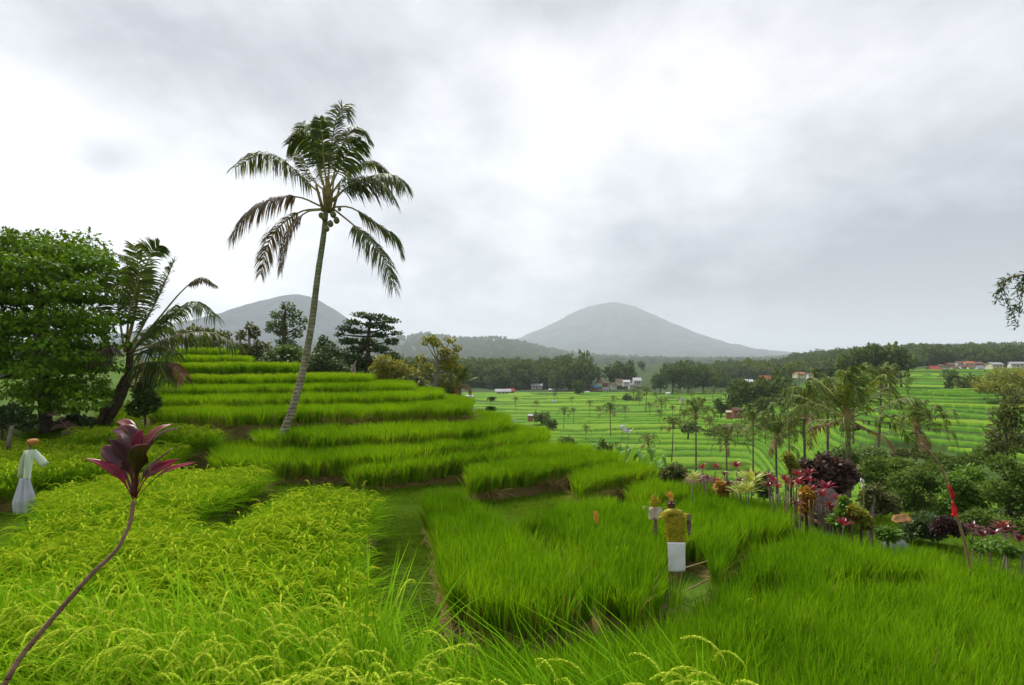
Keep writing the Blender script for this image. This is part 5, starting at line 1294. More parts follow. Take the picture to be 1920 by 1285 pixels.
tree('bamboo_clump', 15, [(1890, 900), (1888, 850), (1885, 790)], [(1875, 775, 16, 14), (1895, 765, 16, 18), (1905, 790, 16, 16), (1880, 800, 18, 14), (1862, 815, 14, 10), (1900, 820, 18, 16), (1910, 745, 12, 12), (1870, 835, 18, 12)], 1700, 0.16, 'olive_leaf', 'loose yellow green bamboo clump at the right edge', 'bamboo', rt=.04, seed=90, shell=.1, zb=-5.5, aspect=.14)
bush('leafy_shrub', 17.3, [(268, 735, 16, 20), (285, 755, 14, 16), (258, 765, 16, 14), (278, 715, 12, 14)], 2600, .13, 'mid_leaf', 'green bush on the slope between leaning palm and terraces', 'bush', seed=77, zb=-2.2)
# topiary and dark red plants on the right
tp_ = empty('topiary_shrub', (X(1777, 8.9), 8.9, gz(X(1777, 8.9), 8.9)), 'dark purple clipped shrub with round head beside the red flag pole', 'shrub')
o0 = np.array(tp_.location)
mb = MB(); mb.tube([(0, 0, 0), (0.01, 0, .3), (0, 0, .55)], [.05, .045, .04], 8); mb.build('stem', M['bark'], tp_)
mb = MB(); add_crown(mb, [(*(P(a, b, 8.9) - o0), .12, .12, .11) for a, b in ((1767, 985), (1787, 987), (1777, 980), (1760, 992), (1794, 994))], 2600, .045, 5, shell=.7, droop=0); mb.build('foliage', M['purple_leaf'], tp_)
for i, (px, py, d, mm_, lab) in enumerate([(1826, 992, 9.6, 'ti_dark', 'dark red ti plant just right of the red flag pole foot'), (1842, 1003, 9.3, 'ti_dark', 'maroon ti plant low between dark red ones at right'), (1878, 988, 9.6, 'ti_brown', 'rusty red ti plant near the right edge'), (1890, 996, 9.4, 'ti_dark', 'maroon ti plant near the right edge below the rusty one'), (1862, 1000, 9.2, 'ti_dark', 'dark maroon ti plant left of the rusty one'), (1908, 1012, 8.8, 'ti_dark', 'maroon ti plant closest to the right edge')]):
    ti_plant(px, py, d, mm_, lab, .72, 90 + i, 'dark red plants at right')
for i, (px, py, lab) in enumerate([(1868, 1012, 'small green weed in front of the dark red plants'), (1840, 1018, 'small green weed left in front of the dark red plants'), (1895, 1028, 'small green weed near the right edge of the field')]):
    bush('weed', 8.9 - .3 * i, [(px - 8, py, 9, 7), (px + 8, py + 3, 9, 6), (px, py + 8, 14, 6)], 500, .06, 'bright_leaf', lab, 'weed', 'weeds at the field edge', seed=95 + i, rt=.012)

# banana plants: a short trunk and big leaves
def banana(px, py, d, s, label, n=8, seed=0, mm_='banana', zb=None):
    x = X(px, d); zt = (HY - py) / F * d; z0 = vground(px, d) if zb is None else zb
    root = empty('banana_plant', (x, d, z0), label, 'plant', 'banana plants')
    g = np.random.default_rng(seed); ln = zt - z0
    mb = MB(); mb.tube([(0, 0, 0), (.02, 0, ln * .5), (0, 0, ln)], [.14 * s, .12 * s, .07 * s], 9); mb.build('trunk', M['rachis'], root)
    for i in range(n):
        a = i * 2.4 + seed + g.normal(0, .2); e = R_(g.uniform(20, 78)); h = np.array((math.cos(a), math.sin(a), 0)); z = np.array((0, 0, 1.0)); l = s * g.uniform(1.1, 1.7)
        b0 = np.array((0, 0, ln - .1))
        mb = MB(); blade_leaf(mb, [b0, b0 + (h * math.cos(e) + z * math.sin(e)) * l * .4, b0 + h * l * (.15 + .55 * math.cos(e)) + z * l * .68 * math.sin(e), b0 + h * l * (.3 + .7 * math.cos(e)) + z * l * (.55 * math.sin(e) - .3)], .20 * s, .35, 0, z - h * .3, .3, 14, 0, .2, .1)
        mb.build('leaf', M[mm_], root)
banana(1170, 872, 19.5, .85, 'banana plant with pale arching leaves right of the upper rice tongues', 9, 1, zb=-5)
banana(1222, 880, 18.5, .8, 'yellowish banana plant with torn hanging leaves', 7, 2, zb=-5)
banana(1228, 898, 16.6, .6, 'low banana plant at the tip of the fourth rice tongue', 6, 4, zb=-4.6)
banana(1110, 848, 21, .5, 'small yellow banana shoot at the tip of the second rice tongue', 4, 5, zb=-4.4)
banana(1440, 768, 135, 2.2, 'banana plant at the foot of the valley wood', 8, 6, zb=-15.5)

# the arching bamboo whose tip hangs in at the right edge
bs = empty('arching_bamboo', (X(2060, 9.5), 9.5, gz(X(2060, 9.5), 9.5)), 'arching bamboo stem whose leafy tip hangs in from the right edge', 'bamboo')
o0 = np.array(bs.location)
cv_ = catmull([o0, P(2075, 800, 9.5), P(2060, 600, 9.4), P(1990, 520, 9.3), P(1920, 515, 9.2), P(1882, 528, 9.2), P(1870, 560, 9.2)], 40) - o0
mb = MB(); mb.tube(cv_, np.linspace(.035, .004, 40), 7); 
tw = [([(1920, 517), (1915, 560), (1900, 585), (1908, 610)]), ([(1880, 530), (1885, 555), (1900, 575), (1915, 582)]), ([(1930, 516), (1918, 530), (1912, 545)])]
tw_ = [catmull([P(a, b, 9.2) - o0 for a, b in q], 12) for q in tw]
for q in tw_: mb.tube(q, np.linspace(.006, .002, 12), 5)
mb.build('stem', M['wood'], bs)
mb = MB(); g = np.random.default_rng(4)
pc = np.vstack([cv_[24:]] + tw_)
pc = np.repeat(pc, 9, 0) + g.normal(0, .03, (len(pc) * 9, 3))
dd = nrm(g.normal(0, .6, pc.shape) + np.array((-.4, 0, -.5)))
mb.leaves(pc, dd, nrm(np.cross(dd, g.normal(0, 1, pc.shape))), g.uniform(.07, .14, len(pc)), .011, 0, g.uniform(0, 1, len(pc)))
mb.build('leaves', M['dark_leaf'], bs)

# ------------------------------------------------------------------ scarecrows, flags, poles
M['white_cloth'] = mat('white_plastic_cloth', (0.78, 0.78, 0.82), 0.5, 0.3, ((0.68, 0.68, 0.73), 6, 0.2), 0.25, 9)
M['mint_cloth'] = leafmat('thin_mint_cloth', (0.55, 0.68, 0.52), (0.72, 0.80, 0.68), trans=0.35, inst=False, tcol=(1, 1, 1))
M['lilac_plastic'] = leafmat('thin_lilac_plastic', (0.58, 0.60, 0.70), (0.78, 0.78, 0.82), trans=0.45, inst=False, rough=.25, spec=.5, tcol=(1, 1, 1.05))
M['red_cloth'] = leafmat('red_cloth', (0.62, 0.015, 0.02), (0.85, 0.05, 0.06), trans=.3, inst=False, tcol=(1.2, .8, .8))
M['sack_cloth'] = mat('stained_sack_cloth', (0.62, 0.54, 0.44), 0.8, 0.1, ((0.42, 0.34, 0.26), 7, 0.18), 0.3, 14)
M['yellow_straw'] = leafmat('yellow_straw', (0.17, 0.18, 0.010), (0.58, 0.48, 0.035), trans=.2, inst=False)
M['hat_straw'] = mat('hat_straw', (0.52, 0.24, 0.06), 0.7, 0.2, ((0.30, 0.12, 0.03), 14, 0.15), 0.5, 30)

def cloth(mb, outline_l, outline_r, k=14, n=9, wav=.012, seed=0, m=0, fr=2.2):
    """sheet between two edge curves, with soft folds"""
    a = catmull(outline_l, k); b = catmull(outline_r, k)
    t = np.linspace(0, 1, n)[None, :, None]
    v = a[:, None] * (1 - t) + b[:, None] * t
    q = np.linspace(0, 1, k)[:, None]
    v[..., 1] += wav * (np.sin(t[..., 0] * 6.28 * fr + seed + q * 1.5) * (0.35 + q) + .5 * np.sin(q * 9 + seed + t[..., 0] * 4))
    i = np.arange(k - 1)[:, None] * n; j = np.arange(n - 1)[None]
    f = np.stack((i + j, i + j + 1, i + n + j + 1, i + n + j), -1).reshape(-1, 4)
    r = np.clip(.5 + .4 * np.sin(t[..., 0] * 12 + q * 3 + seed), 0, 1)
    return mb.add(v.reshape(-1, 3), f, None, m, r.ravel())
def thick(o, th=.003):
    md = o.modifiers.new('thick', 'SOLIDIFY'); md.thickness = th; return o

# centre scarecrow
DS = 7.9
QS = lambda a, b, dy=0.0: P(1190 + a / 5.585, 900 + b / 5.585, DS + dy)
zb_ = -3.86
c0 = QS(470, 1215); c0[2] = zb_
sc_ = empty('scarecrow', c0, 'scarecrow with yellow straw body and white sheet skirt in the middle of the young rice', 'scarecrow', 'scarecrows in the rice')
MB().tube(catmull([(0, 0, 0), QS(470, 1000) - c0, QS(430, 640, .03) - c0, QS(395, 300, .02) - c0], 12), np.linspace(.026, .02, 12), 8).build('pole', M['brown_wood'], sc_)
mb = MB()
mb.lathe(np.array([(0.0, -.50), (.085, -.49), (.105, -.30), (.128, -.05), (.142, .18), (.135, .30), (.10, .38), (0.03, .42)]) * np.array((1.05, .52)), 18, cen=tuple(QS(428, 492, .02) - c0), sq=(1, .62))
g = np.random.default_rng(8)
n = 620; th = g.uniform(0, 6.28, n); zz = g.uniform(-.48, .36, n)
rr = np.interp(zz, [-.49, -.3, -.05, .18, .30, .4], [.085, .105, .128, .142, .135, .09]) + .004
cc = np.stack((rr * np.cos(th), rr * .62 * np.sin(th), zz * .52), 1) + (QS(428, 492, .02) - c0)
tang = np.stack((-np.sin(th), .62 * np.cos(th), g.normal(-.15, .35, n)), 1)
rad = np.stack((np.cos(th), np.sin(th), np.zeros(n)), 1)
dd = nrm(tang * g.choice((-1, 1), n)[:, None] + rad * g.uniform(.0, .45, n)[:, None])
mb.leaves(cc, dd, nrm(np.cross(dd, rad)), g.uniform(.05, .11, n), .006, 0, g.uniform(0, 1, n))
body = mb.build('straw_body', M['yellow_straw'], sc_)
mb = MB(); mb.tube(catmull([QS(300, 385) - c0, QS(330, 350) - c0, QS(400, 332, -.04) - c0, QS(470, 345) - c0, QS(500, 360) - c0], 14), [.02, .035, .045, .05, .055, .055, .055, .055, .05, .05, .05, .045, .035, .02], 9)
n = 120; q = g.uniform(0, 1, n); pc = np.stack((np.interp(q, [0, .5, 1], [QS(295, 380)[0], QS(390, 330)[0], QS(500, 360)[0]]), DS + g.normal(0, .04, n), np.interp(q, [0, .2, .5, 1], [QS(0, 385)[2], QS(0, 345)[2], QS(0, 330)[2], QS(0, 360)[2]])), 1) - c0
dd = nrm(np.stack((np.where(q < .4, -1, .6) + g.normal(0, .4, n), g.normal(-.3, .4, n), g.normal(-.35, .3, n)), 1)); mb.leaves(pc, dd, nrm(np.cross(dd, g.normal(0, 1, (n, 3)))), .12, .006, 0, g.uniform(.2, 1, n))
mb.build('straw_collar', M['yellow_straw'], sc_)
mb = MB(); mb.lathe(np.array([(0, -.075), (.04, -.065), (.055, -.02), (.058, .02), (.045, .06), (0, .075)]), 14, cen=tuple(QS(385, 263) - c0), sq=(1, .9))
hd = mb.build('head', mat('charred_husk', (0.06, 0.025, 0.025), .9, .05, ((0.13, 0.07, 0.05), 25, .15), .8, 40), sc_)
mb = MB()
for e_ in (-1, 1): mb.lathe(np.array([(0, -.01), (.011, -.004), (.011, .004), (0, .01)]), 8, cen=tuple(QS(385 + e_ * 20, 245, -.05) - c0))
mb.build('eye', M['sack_cloth'], hd)
mb = MB(); mb.tube([QS(385, 225) - c0, QS(385, 200) - c0, QS(375, 175) - c0], [.035, .028, .012], 8)
n = 60; pc = np.repeat([QS(380, 190) - c0], n, 0) + g.normal(0, .012, (n, 3)); dd = nrm(np.stack((g.normal(-.25, .35, n), g.normal(0, .3, n), np.ones(n)), 1)); mb.leaves(pc, dd, nrm(np.cross(dd, g.normal(0, 1, (n, 3)))), g.uniform(.06, .13, n), .006, 0, g.uniform(0, 1, n))
mb.build('straw_tuft', leafmat('orange_straw', (.50, .25, .04), (.70, .45, .12), .2, inst=False), hd)
MB().tube([QS(300, 372) - c0, QS(430, 350, .03) - c0, QS(595, 370) - c0], .014, 7).build('arm', M['wood'], sc_)
mb = MB(); cloth(mb, [QS(548, 372, .0) - c0, QS(550, 470) - c0, QS(556, 580) - c0], [QS(590, 372) - c0, QS(588, 470, .02) - c0, QS(580, 575) - c0], 12, 7, .02, 2)
thick(mb.build('hanging_rag', mat('brown_rag', (.10, .06, .05), .9, .05, ((.30, .24, .20), 14, .12), .3, 20), sc_))
mb = MB(); cloth(mb, [QS(343, 655, -.10) - c0, QS(348, 760, -.11) - c0, QS(352, 860, -.11) - c0, QS(356, 962, -.10) - c0], [QS(530, 655, -.08) - c0, QS(531, 760, -.08) - c0, QS(532, 860, -.08) - c0, QS(531, 962, -.08) - c0], 16, 17, .008, .4, 0, 1.0)
thick(mb.build('white_sheet', M['white_cloth'], sc_))
mb = MB(); mb.tube([QS(500, 650) - c0, QS(550, 635) - c0, QS(592, 612) - c0], [.009, .008, .005], 6); mb.build('side_stick', M['yellow_straw'], sc_)

# second scarecrow behind it
D2s = 9.4
QS2 = lambda a, b, dy=0.0: P(1190 + a / 5.585, 900 + b / 5.585, D2s + dy)
c0 = QS2(230, 700); c0[2] = -3.64
s2 = empty('scarecrow', c0, 'small scarecrow of a brown stick with stained cloth and straw top, behind the yellow one', 'scarecrow', 'scarecrows in the rice')
MB().tube(catmull([(0, 0, 0), QS2(232, 640) - c0, QS2(215, 480) - c0, QS2(212, 250) - c0, QS2(205, 160) - c0], 14), np.linspace(.022, .014, 14), 7).build('pole', M['brown_wood'], s2)
MB().tube([QS2(95, 292) - c0, QS2(210, 296) - c0, QS2(330, 296) - c0], .010, 6).build('arm', M['wood'], s2)
mb = MB(); cloth(mb, [QS2(160, 285, -.03) - c0, QS2(148, 330, -.04) - c0, QS2(156, 422, -.03) - c0], [QS2(262, 285, -.03) - c0, QS2(290, 320, -.04) - c0, QS2(280, 412, -.03) - c0], 12, 10, .02, 1)
thick(mb.build('cloth', M['sack_cloth'], s2))
mb = MB(); g = np.random.default_rng(3); n = 160
pc = np.repeat([QS2(205, 270) - c0], n, 0) + g.normal(0, .03, (n, 3)); dd = nrm(np.stack((g.normal(0, .32, n), g.normal(0, .3, n), np.ones(n)), 1)); mb.leaves(pc, dd, nrm(np.cross(dd, g.normal(0, 1, (n, 3)))), g.uniform(.08, .2, n), .007, 0, g.uniform(0, 1, n))
mb.build('straw_top', M['yellow_straw'], s2)
mb = MB(); cloth(mb, [QS2(203, 400, -.03) - c0, QS2(195, 520, -.03) - c0, QS2(205, 640, -.03) - c0], [QS2(232, 400, -.03) - c0, QS2(240, 540, -.03) - c0, QS2(232, 650, -.03) - c0], 12, 6, .02, 3)
thick(mb.build('hanging_rag', mat('dry_leaf_rag', (.17, .09, .06), .9, .05, ((.36, .26, .18), 14, .12), .3, 20), s2))
mb = MB(); g = np.random.default_rng(2); n = 24; pc = np.repeat([QS2(100, 292) - c0], n, 0); dd = nrm(g.normal(0, 1, (n, 3))); mb.leaves(pc, dd, nrm(np.cross(dd, g.normal(0, 1, (n, 3)))), .05, .006, 0, .9); mb.build('straw_knot', M['stripe_leaf'], s2)

# left scarecrow
DL = 10.3
QL = lambda a, b, dy=0.0: P(a / 4.0, 640 + b / 4.0, DL + dy)
c0 = QL(195, 1300); c0[2] = -3.2
s3 = empty('scarecrow', c0, 'pale green and white scarecrow with straw hat at the left edge', 'scarecrow', 'scarecrows in the rice')
MB().tube([(0, 0, 0), QL(200, 1050) - c0, QL(228, 760) - c0], [.022, .02, .018], 8).build('pole', M['brown_wood'], s3)
mb = MB(); mb.lathe(np.array([(.0, .105), (.06, .10), (.115, .085), (.135, .06), (.15, .04), (.125, .028), (.14, .012), (.115, -.012), (.06, -.028), (.0, -.03)]) * np.array((.66, .95)), 20, cen=tuple(QL(246, 768) - c0)); mb.build('straw_hat', M['hat_straw'], s3)
mb = MB()
for yy, sg in ((-.05, 0), (.06, 2)):
    cloth(mb, [QL(196, 815, yy) - c0, QL(182, 900, yy * 1.6) - c0, QL(178, 1030, yy * 1.6) - c0], [QL(262, 815, yy) - c0, QL(245, 900, yy * 1.6) - c0, QL(228, 1030, yy * 1.6) - c0], 12, 8, .014, sg)
mb.build('shirt', M['mint_cloth'], s3)
mb = MB(); mb.tube(catmull([QL(250, 825) - c0, QL(290, 870) - c0, QL(338, 930) - c0], 8), np.linspace(.055, .075, 8), 10, cap=False); thick(mb.build('sleeve', M['mint_cloth'], s3))
mb = MB(); mb.tube(catmull([QL(205, 825) - c0, QL(170, 900) - c0, QL(145, 1020) - c0], 8), np.linspace(.05, .035, 8), 10, cap=False); thick(mb.build('sleeve', M['mint_cloth'], s3))
mb = MB(); k = 14
pr = np.array([(x_, z_) for x_, z_ in zip(np.interp(np.linspace(0, 1, k), [0, .2, .7, 1], [.065, .10, .20, .185]), np.linspace(.33, -.36, k))])
mb.lathe(pr, 24, cen=tuple(QL(185, 1150) - c0), sq=(1, .6))
v = mb.v[-1]; a_ = np.arctan2(v[:, 1] - (QL(185, 1150) - c0)[1], v[:, 0] - (QL(185, 1150) - c0)[0]); v[:, 0] += .012 * np.sin(a_ * 7); v[:, 1] += .02 * np.sin(a_ * 5 + 1)
mb.r[-1] = np.clip(.5 + .5 * np.sin(a_ * 6), 0, 1)
thick(mb.build('skirt', M['lilac_plastic'], s3), .002)

# bamboo sticks lying by the centre scarecrow
for (a, b, c, d_, lab) in ((535, 920, 770, 850, 'upper bamboo stick lying right of the white sheet'), (495, 1180, 770, 1045, 'lower bamboo stick lying right of the scarecrow foot')):
    p0 = QS(a, b, .05); p1 = QS(c, d_, .5)
    mb = MB(); mb.tube(np.linspace(0, 1, 9)[:, None] * (p1 - p0), .011 * (1 + .12 * (np.arange(9) % 3 == 0)), 7)
    tag(mb.build('bamboo_stick', M['wood'], loc=p0), lab, 'stick', 'bamboo sticks by the scarecrow')

# leaning pole with red cloth
DF = 8.2
p0 = P(1827, 1085, DF); p0[2] = -3.7
fp = empty('flag_pole', p0, 'long leaning bamboo pole with two strips of red cloth', 'flag pole')
pp = catmull([np.zeros(3), P(1812, 1030, DF) - p0, P(1790, 955, DF) - p0, P(1770, 890, DF) - p0, P(1756, 862, DF) - p0, P(1728, 832, DF) - p0], 24)
MB().tube(pp, np.linspace(.022, .013, 24) * (1 + .1 * (np.arange(24) % 4 == 0)), 8).build('pole', M['wood'], fp)
mb = MB(); cloth(mb, [P(1778, 910, DF - .03) - p0, P(1782, 922, DF - .03) - p0, P(1786, 936, DF - .03) - p0], [P(1781, 910, DF - .02) - p0, P(1789, 924, DF - .06) - p0, P(1791, 936, DF - .04) - p0], 10, 6, .02, 1); thick(mb.build('red_flag', M['red_cloth'], fp))
mb = MB(); cloth(mb, [P(1784, 940, DF - .03) - p0, P(1783, 955, DF - .05) - p0, P(1784, 967, DF - .05) - p0], [P(1788, 940, DF - .03) - p0, P(1793, 956, DF - .03) - p0, P(1794, 969, DF - .03) - p0], 10, 6, .025, 3); thick(mb.build('red_flag', M['red_cloth'], fp))

# white plastic sheets on thin poles
def plastic(px, py, d, foot, shape, sc, label, seed):
    f0 = P(*foot, d); f0[2] = gz(f0[0], f0[1]) - .05
    root = empty('plastic_flag', f0, label, 'plastic sheet', 'white plastic sheets on poles to scare birds')
    c = P(px, py, d) - f0
    MB().tube(catmull([(0, 0, 0), c * .55 + np.array((.06, 0, .1)), c], 10), np.linspace(.014, .006, 10), 6).build('pole', M['wood'], root)
    k = d / F * sc
    L = [c + np.array((a * k, 0, b * k)) for a, b in shape[0]]; R2 = [c + np.array((a * k, .05, b * k)) for a, b in shape[1]]
    mb = MB(); cloth(mb, L, R2, 12, 8, .03, seed); thick(mb.build('plastic_sheet', M['white_cloth'], root), .002)
plastic(1168, 800, 18.4, (1150, 872), ([(-6, 2), (-2, -5), (4, -9)], [(5, 2), (5, -2), (6, -4), (12, -8)]), 1.1, 'white plastic sheet flying on a thin pole over the valley paddies', 1)
plastic(1180, 806, 18.4, (1164, 874), ([(-8, -4), (-4, -6), (0, -7)], [(2, -2), (5, 0), (8, 3)]), 1.0, 'white torn corner of plastic on a pole right of the larger flying sheet', 2)
plastic(964, 789, 21.6, (953, 803), ([(-6, 1), (-3, -3), (2, -3)], [(0, 2), (4, 0), (6, -6)]), 1.0, 'small white plastic sheet above the upper rice terraces', 3)
plastic(1616, 897, 10.6, (1612, 992), ([(-3, 0), (-2, -8), (2, -18)], [(2, -1), (7, -7), (5, -19)]), 1.0, 'white plastic strip hanging before the twiggy shrub', 4)
plastic(885, 764, 23.5, (880, 780), ([(-5, 1), (-6, -4), (-3, -10)], [(2, 2), (6, -2), (4, -9)]), 1.0, 'dirty plastic bag on a stake at the end of a terrace', 5)
# two dark leaf bundles beyond the terraces
for i, (px, py, r, lab) in enumerate([(918, 766, 11, 'dark drooping leaf bundle on a stake beyond the upper terraces'), (920, 747, 8, 'smaller dark leaf bundle above the drooping one')]):
    d = 24.5 + i; x = X(px, d); z0 = gz(x, d); zt = (HY - py) / F * d
    rt_ = empty('leaf_bundle', (x, d, z0), lab, 'leaf bundle', 'leaf bundles on stakes')
    MB().tube([(0, 0, 0), (.03, 0, zt - z0)], [.012, .008], 6).build('stake', M['wood'], rt_)
    mb = MB(); g = np.random.default_rng(i); n = 70; k = r * d / F
    pc = np.repeat([(0, 0, zt - z0 + .05)], n, 0) + g.normal(0, k * .35, (n, 3)) * np.array((1, .5, .35)); dd = nrm(np.stack((g.normal(.7 if i == 0 else .4, .5, n), g.normal(0, .3, n), g.normal(-.45, .25, n)), 1)); mb.leaves(pc, dd, nrm(np.cross(dd, g.normal(0, 1, (n, 3)))), k * 1.0, k * .12, 0, g.uniform(0, 1, n)); mb.build('leaves', M['dark_leaf'], rt_)

# small orange marker in the young rice
mk = P(1116, 985, 9.9); mk[2] = -3.62
om = empty('field_marker', mk, 'small stick with a dry orange leaf in the young rice', 'marker')
zt = (HY - 960) / F * 9.9 + 3.62
MB().tube([(0, 0, 0), (.01, 0, zt)], [.010, .008], 6).build('stick', M['wood'], om)
mb = MB(); cloth(mb, [(-.05, -.02, zt + .02), (-.03, -.03, zt - .12), (0, -.03, zt - .22)], [(.03, -.01, zt + .03), (.06, -.02, zt - .08), (.05, -.02, zt - .22)], 8, 5, .015, 1); mb.build('dry_leaf', leafmat('orange_dry_leaf', (.36, .19, .03), (.50, .28, .05), .3, inst=False), om)
# wooden post at left
p0 = P(16, 838, 14.2)
mb = MB(); mb.tube([(0, 0, -.1), (.02, 0, .2), P(22, 800, 14.2) - p0], [.055, .05, .045], 9); mb.lathe(np.array([(.045, 0), (.03, .02), (0, .025)]), 9, cen=tuple(P(22, 800, 14.2) - p0))
tag(mb.build('wooden_post', M['bark_pale'], loc=p0), 'short pale wooden post under the leafy tree at the left edge', 'post')
# stump-like pale post on the hill crest
p0 = P(663, 712, 30); p0[2] = -1
mb = MB(); mb.tube([(0, 0, 0), (.05, 0, .5), P(662, 684, 30) - p0], [.16, .14, .10], 9); mb.tube([P(662, 690, 30) - p0, P(666, 682, 30) - p0, P(668, 676, 30) - p0], [.06, .05, .03], 7)
tag(mb.build('dead_trunk', M['bark_pale'], loc=p0), 'pale broken tree trunk on the hill edge right of the tall palm', 'tree trunk')

# ------------------------------------------------------------------ huts and houses
M['thatch'] = mat('dark_thatch', (0.075, 0.065, 0.06), .95, .05, ((.13, .11, .10), 20, .15), 1.0, 30)
M['thatch_brown'] = mat('brown_thatch', (0.10, 0.06, 0.045), .95, .05, ((.17, .11, .08), 14, .15), 1.0, 24)
M['roof_red'] = mat('red_roof_tiles', (.34, .08, .08), .8, .1, ((.32, .07, .06), 2, .2), .3, 6)
M['roof_orange'] = mat('orange_roof_tiles', (.32, .13, .085), .8, .1, ((.34, .11, .06), 2, .2), .3, 6)
M['roof_brown'] = mat('brown_roof_tiles', (.20, .13, .10), .85, .1, ((.13, .08, .065), 2, .2), .3, 6)
M['roof_grey'] = mat('grey_sheet_roof', (.30, .31, .33), .6, .3, ((.20, .20, .22), 1.5, .2))
M['roof_white'] = mat('white_sheet_roof', (.60, .61, .62), .6, .2, ((.42, .42, .44), 1.5, .2))
M['roof_blue'] = mat('blue_tarpaulin', (.06, .22, .60), .5, .3, ((.10, .30, .62), 2, .2))
M['roof_cyan'] = mat('light_blue_sheet', (.25, .55, .68), .5, .3)
M['wall_cream'] = mat('cream_wall', (.62, .56, .40), .85, .1, ((.50, .44, .32), 1.2, .2))
M['wall_white'] = mat('whitewashed_wall', (.48, .46, .43), .85, .1, ((.50, .49, .46), 1.2, .2))
M['wall_brick'] = mat('brick_wall', (.32, .15, .10), .9, .1, ((.24, .12, .08), 3, .2))
M['dark_open'] = mat('dark_window_glass', (.03, .03, .035), .3, .4)

def house(px, pb, w, h, d, roof, wall, label, group, dep=None, seed=0, zb=None, flat=False, name='house', rz=None):
    """gabled house: column of its middle, row of its foot, width and total height in photo pixels"""
    k = d / F; W2 = w * k / 2; H = h * k; D2_ = (dep * k if dep else W2 * 1.3) / 2
    g = np.random.default_rng(seed)
    z0 = (HY - pb) * k
    root = empty(name, (X(px, d), d, z0), label, 'house' if name == 'house' else 'hut', group, rz=g.uniform(-.35, .35) if rz is None else rz)
    hw = H * (.62 if not flat else .8)
    mb = MB(); mb.box((-W2 * .9, -D2_ * .9, -1.0), (W2 * .9, D2_ * .9, hw))
    mb.add([(-W2 * .9, -D2_ * .9, hw), (-W2 * .9, D2_ * .9, hw), (-W2 * .9, 0, H * .93), (W2 * .9, -D2_ * .9, hw), (W2 * .9, D2_ * .9, hw), (W2 * .9, 0, H * .93)], None, [(0, 2, 1), (3, 4, 5)])
    wl = mb.build('wall', M[wall], root, smoothed=False)
    mb = MB(); th = H * .05; e = 1.04
    for sg in (-1, 1):
        a = [(-W2 * e, sg * D2_ * 1.1, hw - H * .03), (W2 * e, sg * D2_ * 1.1, hw - H * .03), (W2 * e * .97, 0, H), (-W2 * e * .97, 0, H)]
        b = [(x_, y_, z_ + th) for x_, y_, z_ in a]
        mb.add(a + b, [(0, 1, 2, 3), (4, 7, 6, 5), (0, 4, 5, 1), (1, 5, 6, 2), (2, 6, 7, 3), (3, 7, 4, 0)])
    mb.build('roof', M[roof], root, smoothed=False)
    nw = 2 if w < 16 else 3
    for i in range(nw):
        cx_ = (i - (nw - 1) / 2) * W2 * 1.5 / nw
        if i == nw // 2 and nw > 2:
            MB().box((cx_ - W2 * .12, -D2_ * .9 - .06, 0), (cx_ + W2 * .12, -D2_ * .9 + .01, hw * .75)).build('door', M['brown_wood'], root, smoothed=False)
        else:
            MB().box((cx_ - W2 * .13, -D2_ * .9 - .05, hw * .38), (cx_ + W2 * .13, -D2_ * .9 + .01, hw * .75)).build('window', M['dark_open'], root, smoothed=False)
    return root
VC = 'houses of the village in the valley'
HS = [
 (943, 741, 30, 11, 300, 'roof_grey', 'wall_cream', 'long low cream house with grey roof left of the valley village'), (958, 741, 14, 12, 302, 'roof_red', 'wall_brick', 'small red roofed brick house right of the long low cream one'),
 (1007, 729, 22, 9, 345, 'roof_grey', 'wall_white', 'long pale grey roof standing alone left of the village'), (1036, 737, 14, 8, 325, 'roof_grey', 'wall_brick', 'grey roofed house at the left end of the village'), (1053, 735, 20, 9, 328, 'roof_grey', 'wall_white', 'wide grey roofed house near the village left end'),
 (1054, 723, 5, 6, 345, 'roof_white', 'wall_white', 'tiny white hut above the grey roofs of the village'), (1100, 740, 10, 6, 315, 'roof_white', 'wall_white', 'low white house at the front of the village'), (1090, 740, 8, 5, 316, 'roof_grey', 'wall_white', 'low grey shed at the front of the village'),
 (1116, 722, 9, 10, 340, 'roof_cyan', 'wall_white', 'house with a light blue roof at the top of the village'), (1117, 732, 11, 9, 330, 'roof_blue', 'wall_brick', 'house under a bright blue tarpaulin in the village middle'), (1122, 716, 12, 8, 350, 'roof_orange', 'wall_brick', 'orange roofed house at the top of the village'),
 (1135, 725, 12, 10, 338, 'roof_brown', 'wall_brick', 'brown roofed brick house right of the blue tarpaulin'), (1136, 735, 12, 8, 325, 'roof_grey', 'wall_cream', 'grey roofed cream house right of the blue tarpaulin'), (1150, 728, 12, 10, 335, 'roof_brown', 'wall_white', 'brown roofed white house near the village right end'), (1105, 729, 9, 9, 335, 'roof_brown', 'wall_brick', 'brown roofed house left of the blue tarpaulin'),
 (1174, 722, 14, 9, 335, 'roof_white', 'wall_white', 'white roofed building left of the tallest white roof'), (1194, 722, 16, 13, 330, 'roof_white', 'wall_white', 'tallest white roofed building at the village right end'), (1184, 727, 12, 8, 328, 'roof_grey', 'wall_white', 'grey roofed building below the tall white roofs'), (1160, 720, 12, 9, 345, 'roof_brown', 'wall_cream', 'brown roofed cream house behind the white roofs')]
for i, (px, pb, w_, h_, d, rf, wl, lab) in enumerate(HS):
    house(px, pb, w_, h_, d, rf, wl, lab, VC, seed=i)
VR = 'houses of the hillside village at right'
